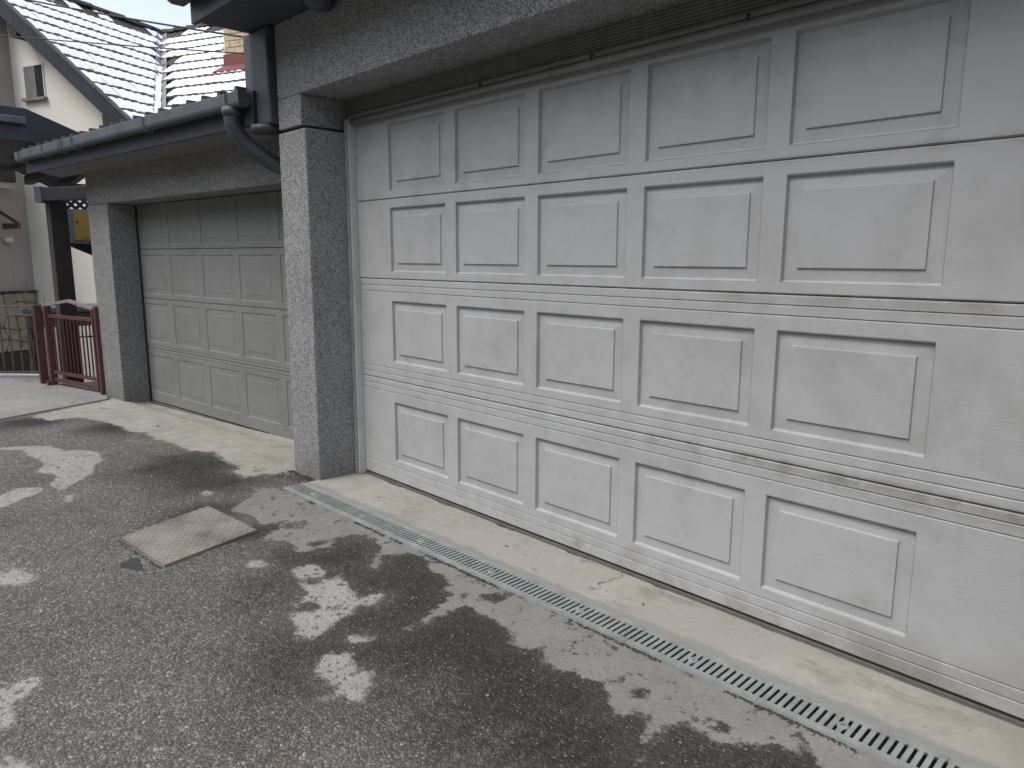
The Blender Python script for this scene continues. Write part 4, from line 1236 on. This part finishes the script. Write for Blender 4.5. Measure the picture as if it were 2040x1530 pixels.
mb = MB(); mb.tube([HW(-2.99, -0.10, 1.55), HW(-2.80, -0.10, 1.55)], 0.05, 12); part('vent_pipe', mb, 'white_plastic', hs_, True)

# ================================================================== OVERHEAD CABLES
def cable(label, p, q, r, sag, n=24):
    p, q = Vector(p), Vector(q)
    pts = [p.lerp(q, i / n) - Vector((0, 0, sag * 4 * (i / n) * (1 - i / n))) for i in range(n + 1)]
    mb = MB(); mb.tube(pts, r, 6)
    solo('overhead_cable', mb, 'cable', label, 'cable', 'cables crossing in front of the snowy roofs', smooth=True)
cable('thicker overhead cable sloping down in front of the roof ridge', (-8.9, -0.62, 4.42), (-3.2, 0.75, 2.905), 0.009, 0.03)
cable('thinner overhead cable running nearly level across the snowy slope', (-9.0, -1.0, 3.90), (-3.2, 0.77, 2.83), 0.006, 0.02)

# ================================================================== LOOSE THINGS ON THE GROUND
def grit():
    vs, fs = [], []
    N = 5200
    for _ in range(N):
        if random.random() < 0.75:
            x = random.uniform(-2.6, 1.9); y = random.uniform(-2.3, -0.55)
        else:
            x = random.uniform(-4.6, 1.9); y = random.uniform(-2.2, -0.5)
        r = random.choice((0.0016, 0.002, 0.0025, 0.003, 0.0036)) * random.uniform(0.8, 1.25)
        if random.random() < 0.02:
            r *= 1.8
        if -1.45 < x < -0.76 and -1.45 < y < -0.88:
            continue
        # stay off the drain
        w = (x - DR0.x) * DRY.x + (y - DR0.y) * DRY.y
        if abs(w) < 0.09:
            continue
        z = -0.008 + 0.004 * math.sin(x * 2.1 + 0.7) * math.sin(y * 2.7 + 1.3) * min(1, max(0, (-0.75 - y) / 0.5)) + r * 0.35
        o = len(vs)
        a = random.uniform(0, 6.28)
        sx, sy, sz = r * random.uniform(0.8, 1.5), r * random.uniform(0.7, 1.1), r * random.uniform(0.5, 0.9)
        for dx, dy, dz in ((1, 0, 0), (0, 1, .1), (-1, 0, 0), (0, -1, -.1), (0.1, 0.1, 1), (0, 0, -1)):
            px, py = dx * sx * random.uniform(.8, 1.2), dy * sy * random.uniform(.8, 1.2)
            vs.append((x + px * math.cos(a) - py * math.sin(a), y + px * math.sin(a) + py * math.cos(a), z + dz * sz))
        for t in ((0, 1, 4), (1, 2, 4), (2, 3, 4), (3, 0, 4), (1, 0, 5), (2, 1, 5), (3, 2, 5), (0, 3, 5)):
            fs.append(tuple(o + k for k in t))
    mb = MB(); mb.add(vs, fs)
    solo('gravel', mb, 'grit_stone', 'loose grit scattered over the asphalt', 'grit', kind='stuff')
grit()
# earth and grit crumbs along the near edge of the drain and round the pillar foot
def crumbs():
    vs, fs = [], []
    for _ in range(2600):
        if random.random() < 0.7:
            l = random.uniform(0.3, 3.4)
            if math.sin(l * 9.0) + 0.6 * math.sin(l * 23 + 1) < -0.1:
                continue
            x, y, _z = DW(l, -0.072 - abs(random.gauss(0, 0.006)), 0)
        else:
            x = random.uniform(-1.76, -1.46); y = random.uniform(-0.42, -0.292) if random.random() < .5 else -0.30 - abs(random.gauss(0, 0.02))
        if random.random() < 0.30:
            t_ = random.random()
            if random.random() < 0.65:
                x, y = -1.26 + (-0.795 + 1.26) * t_, -1.401 + 0.033 * t_ - 0.012 - abs(random.gauss(0, 0.010)) * (1.4 - t_)
            else:
                x, y = -1.26 - 0.157 * t_ - 0.010 - abs(random.gauss(0, 0.008)), -1.401 + 0.457 * t_
        r = random.uniform(0.002, 0.0055)
        z = -0.008 + r * 0.3
        o = len(vs)
        for dx, dy, dz in ((1, 0, 0), (0, 1, .1), (-1, 0, 0), (0, -1, -.1), (0.1, 0.1, 0.8), (0, 0, -1)):
            vs.append((x + dx * r * random.uniform(.7, 1.4), y + dy * r * random.uniform(.7, 1.3), z + dz * r))
        for t in ((0, 1, 4), (1, 2, 4), (2, 3, 4), (3, 0, 4), (1, 0, 5), (2, 1, 5), (3, 2, 5), (0, 3, 5)):
            fs.append(tuple(o + k for k in t))
    mb = MB(); mb.add(vs, fs)
    solo('soil_crumbs', mb, 'dark_soil', 'dark crumbs of earth along the drain and round the steel cover', 'soil', kind='stuff')
crumbs()
def twig(label, pts, r):
    mb = MB(); mb.tube(pts, [r] * (len(pts) - 1) + [r * 0.4], 6)
    solo('twig', mb, 'twig_bark', label, 'twig', smooth=True)
twig('thin dark twig lying on the asphalt below the steel cover', [(-0.305, -1.285, -0.001), (-0.27, -1.272, 0.001), (-0.235, -1.268, 0.0), (-0.20, -1.270, -0.002)], 0.0022)
twig('short twig lying on the dark asphalt near the drain', [(-0.43, -0.76, -0.003), (-0.37, -0.735, -0.001), (-0.32, -0.70, -0.003)], 0.0018)
def leaf(label, x, y, a, s):
    mb = MB()
    vs = [(-1, 0, .1), (-.4, .32, .22), (.4, .28, .1), (1, 0, .35), (.4, -.3, .15), (-.4, -.33, .05), (0, 0, 0)]
    ca_, sa_ = math.cos(a), math.sin(a)
    mb.add([(x + s * (p * ca_ - q * sa_), y + s * (p * sa_ + q * ca_), -0.0015 + s * h * 0.5) for p, q, h in vs], [(0, 6, 1), (1, 6, 2), (2, 6, 3), (3, 6, 4), (4, 6, 5), (5, 6, 0)])
    o = solo('leaf', mb, 'wet_leaf', label, 'leaf')
    m = o.modifiers.new('thick', 'SOLIDIFY'); m.thickness = 0.0008
leaf('small dead leaf in the middle of the concrete sill', 0.02, -0.17, 0.3, 0.012)
leaf('tiny dead leaf on the sill near the pillar', -0.95, -0.21, 1.2, 0.009)
leaf('dead leaf scrap on the sill by the big crack', 0.78, -0.18, 2.1, 0.010)
leaf('dark leaf scrap on the pale cement before the far door', -3.55, -0.50, 0.5, 0.022)
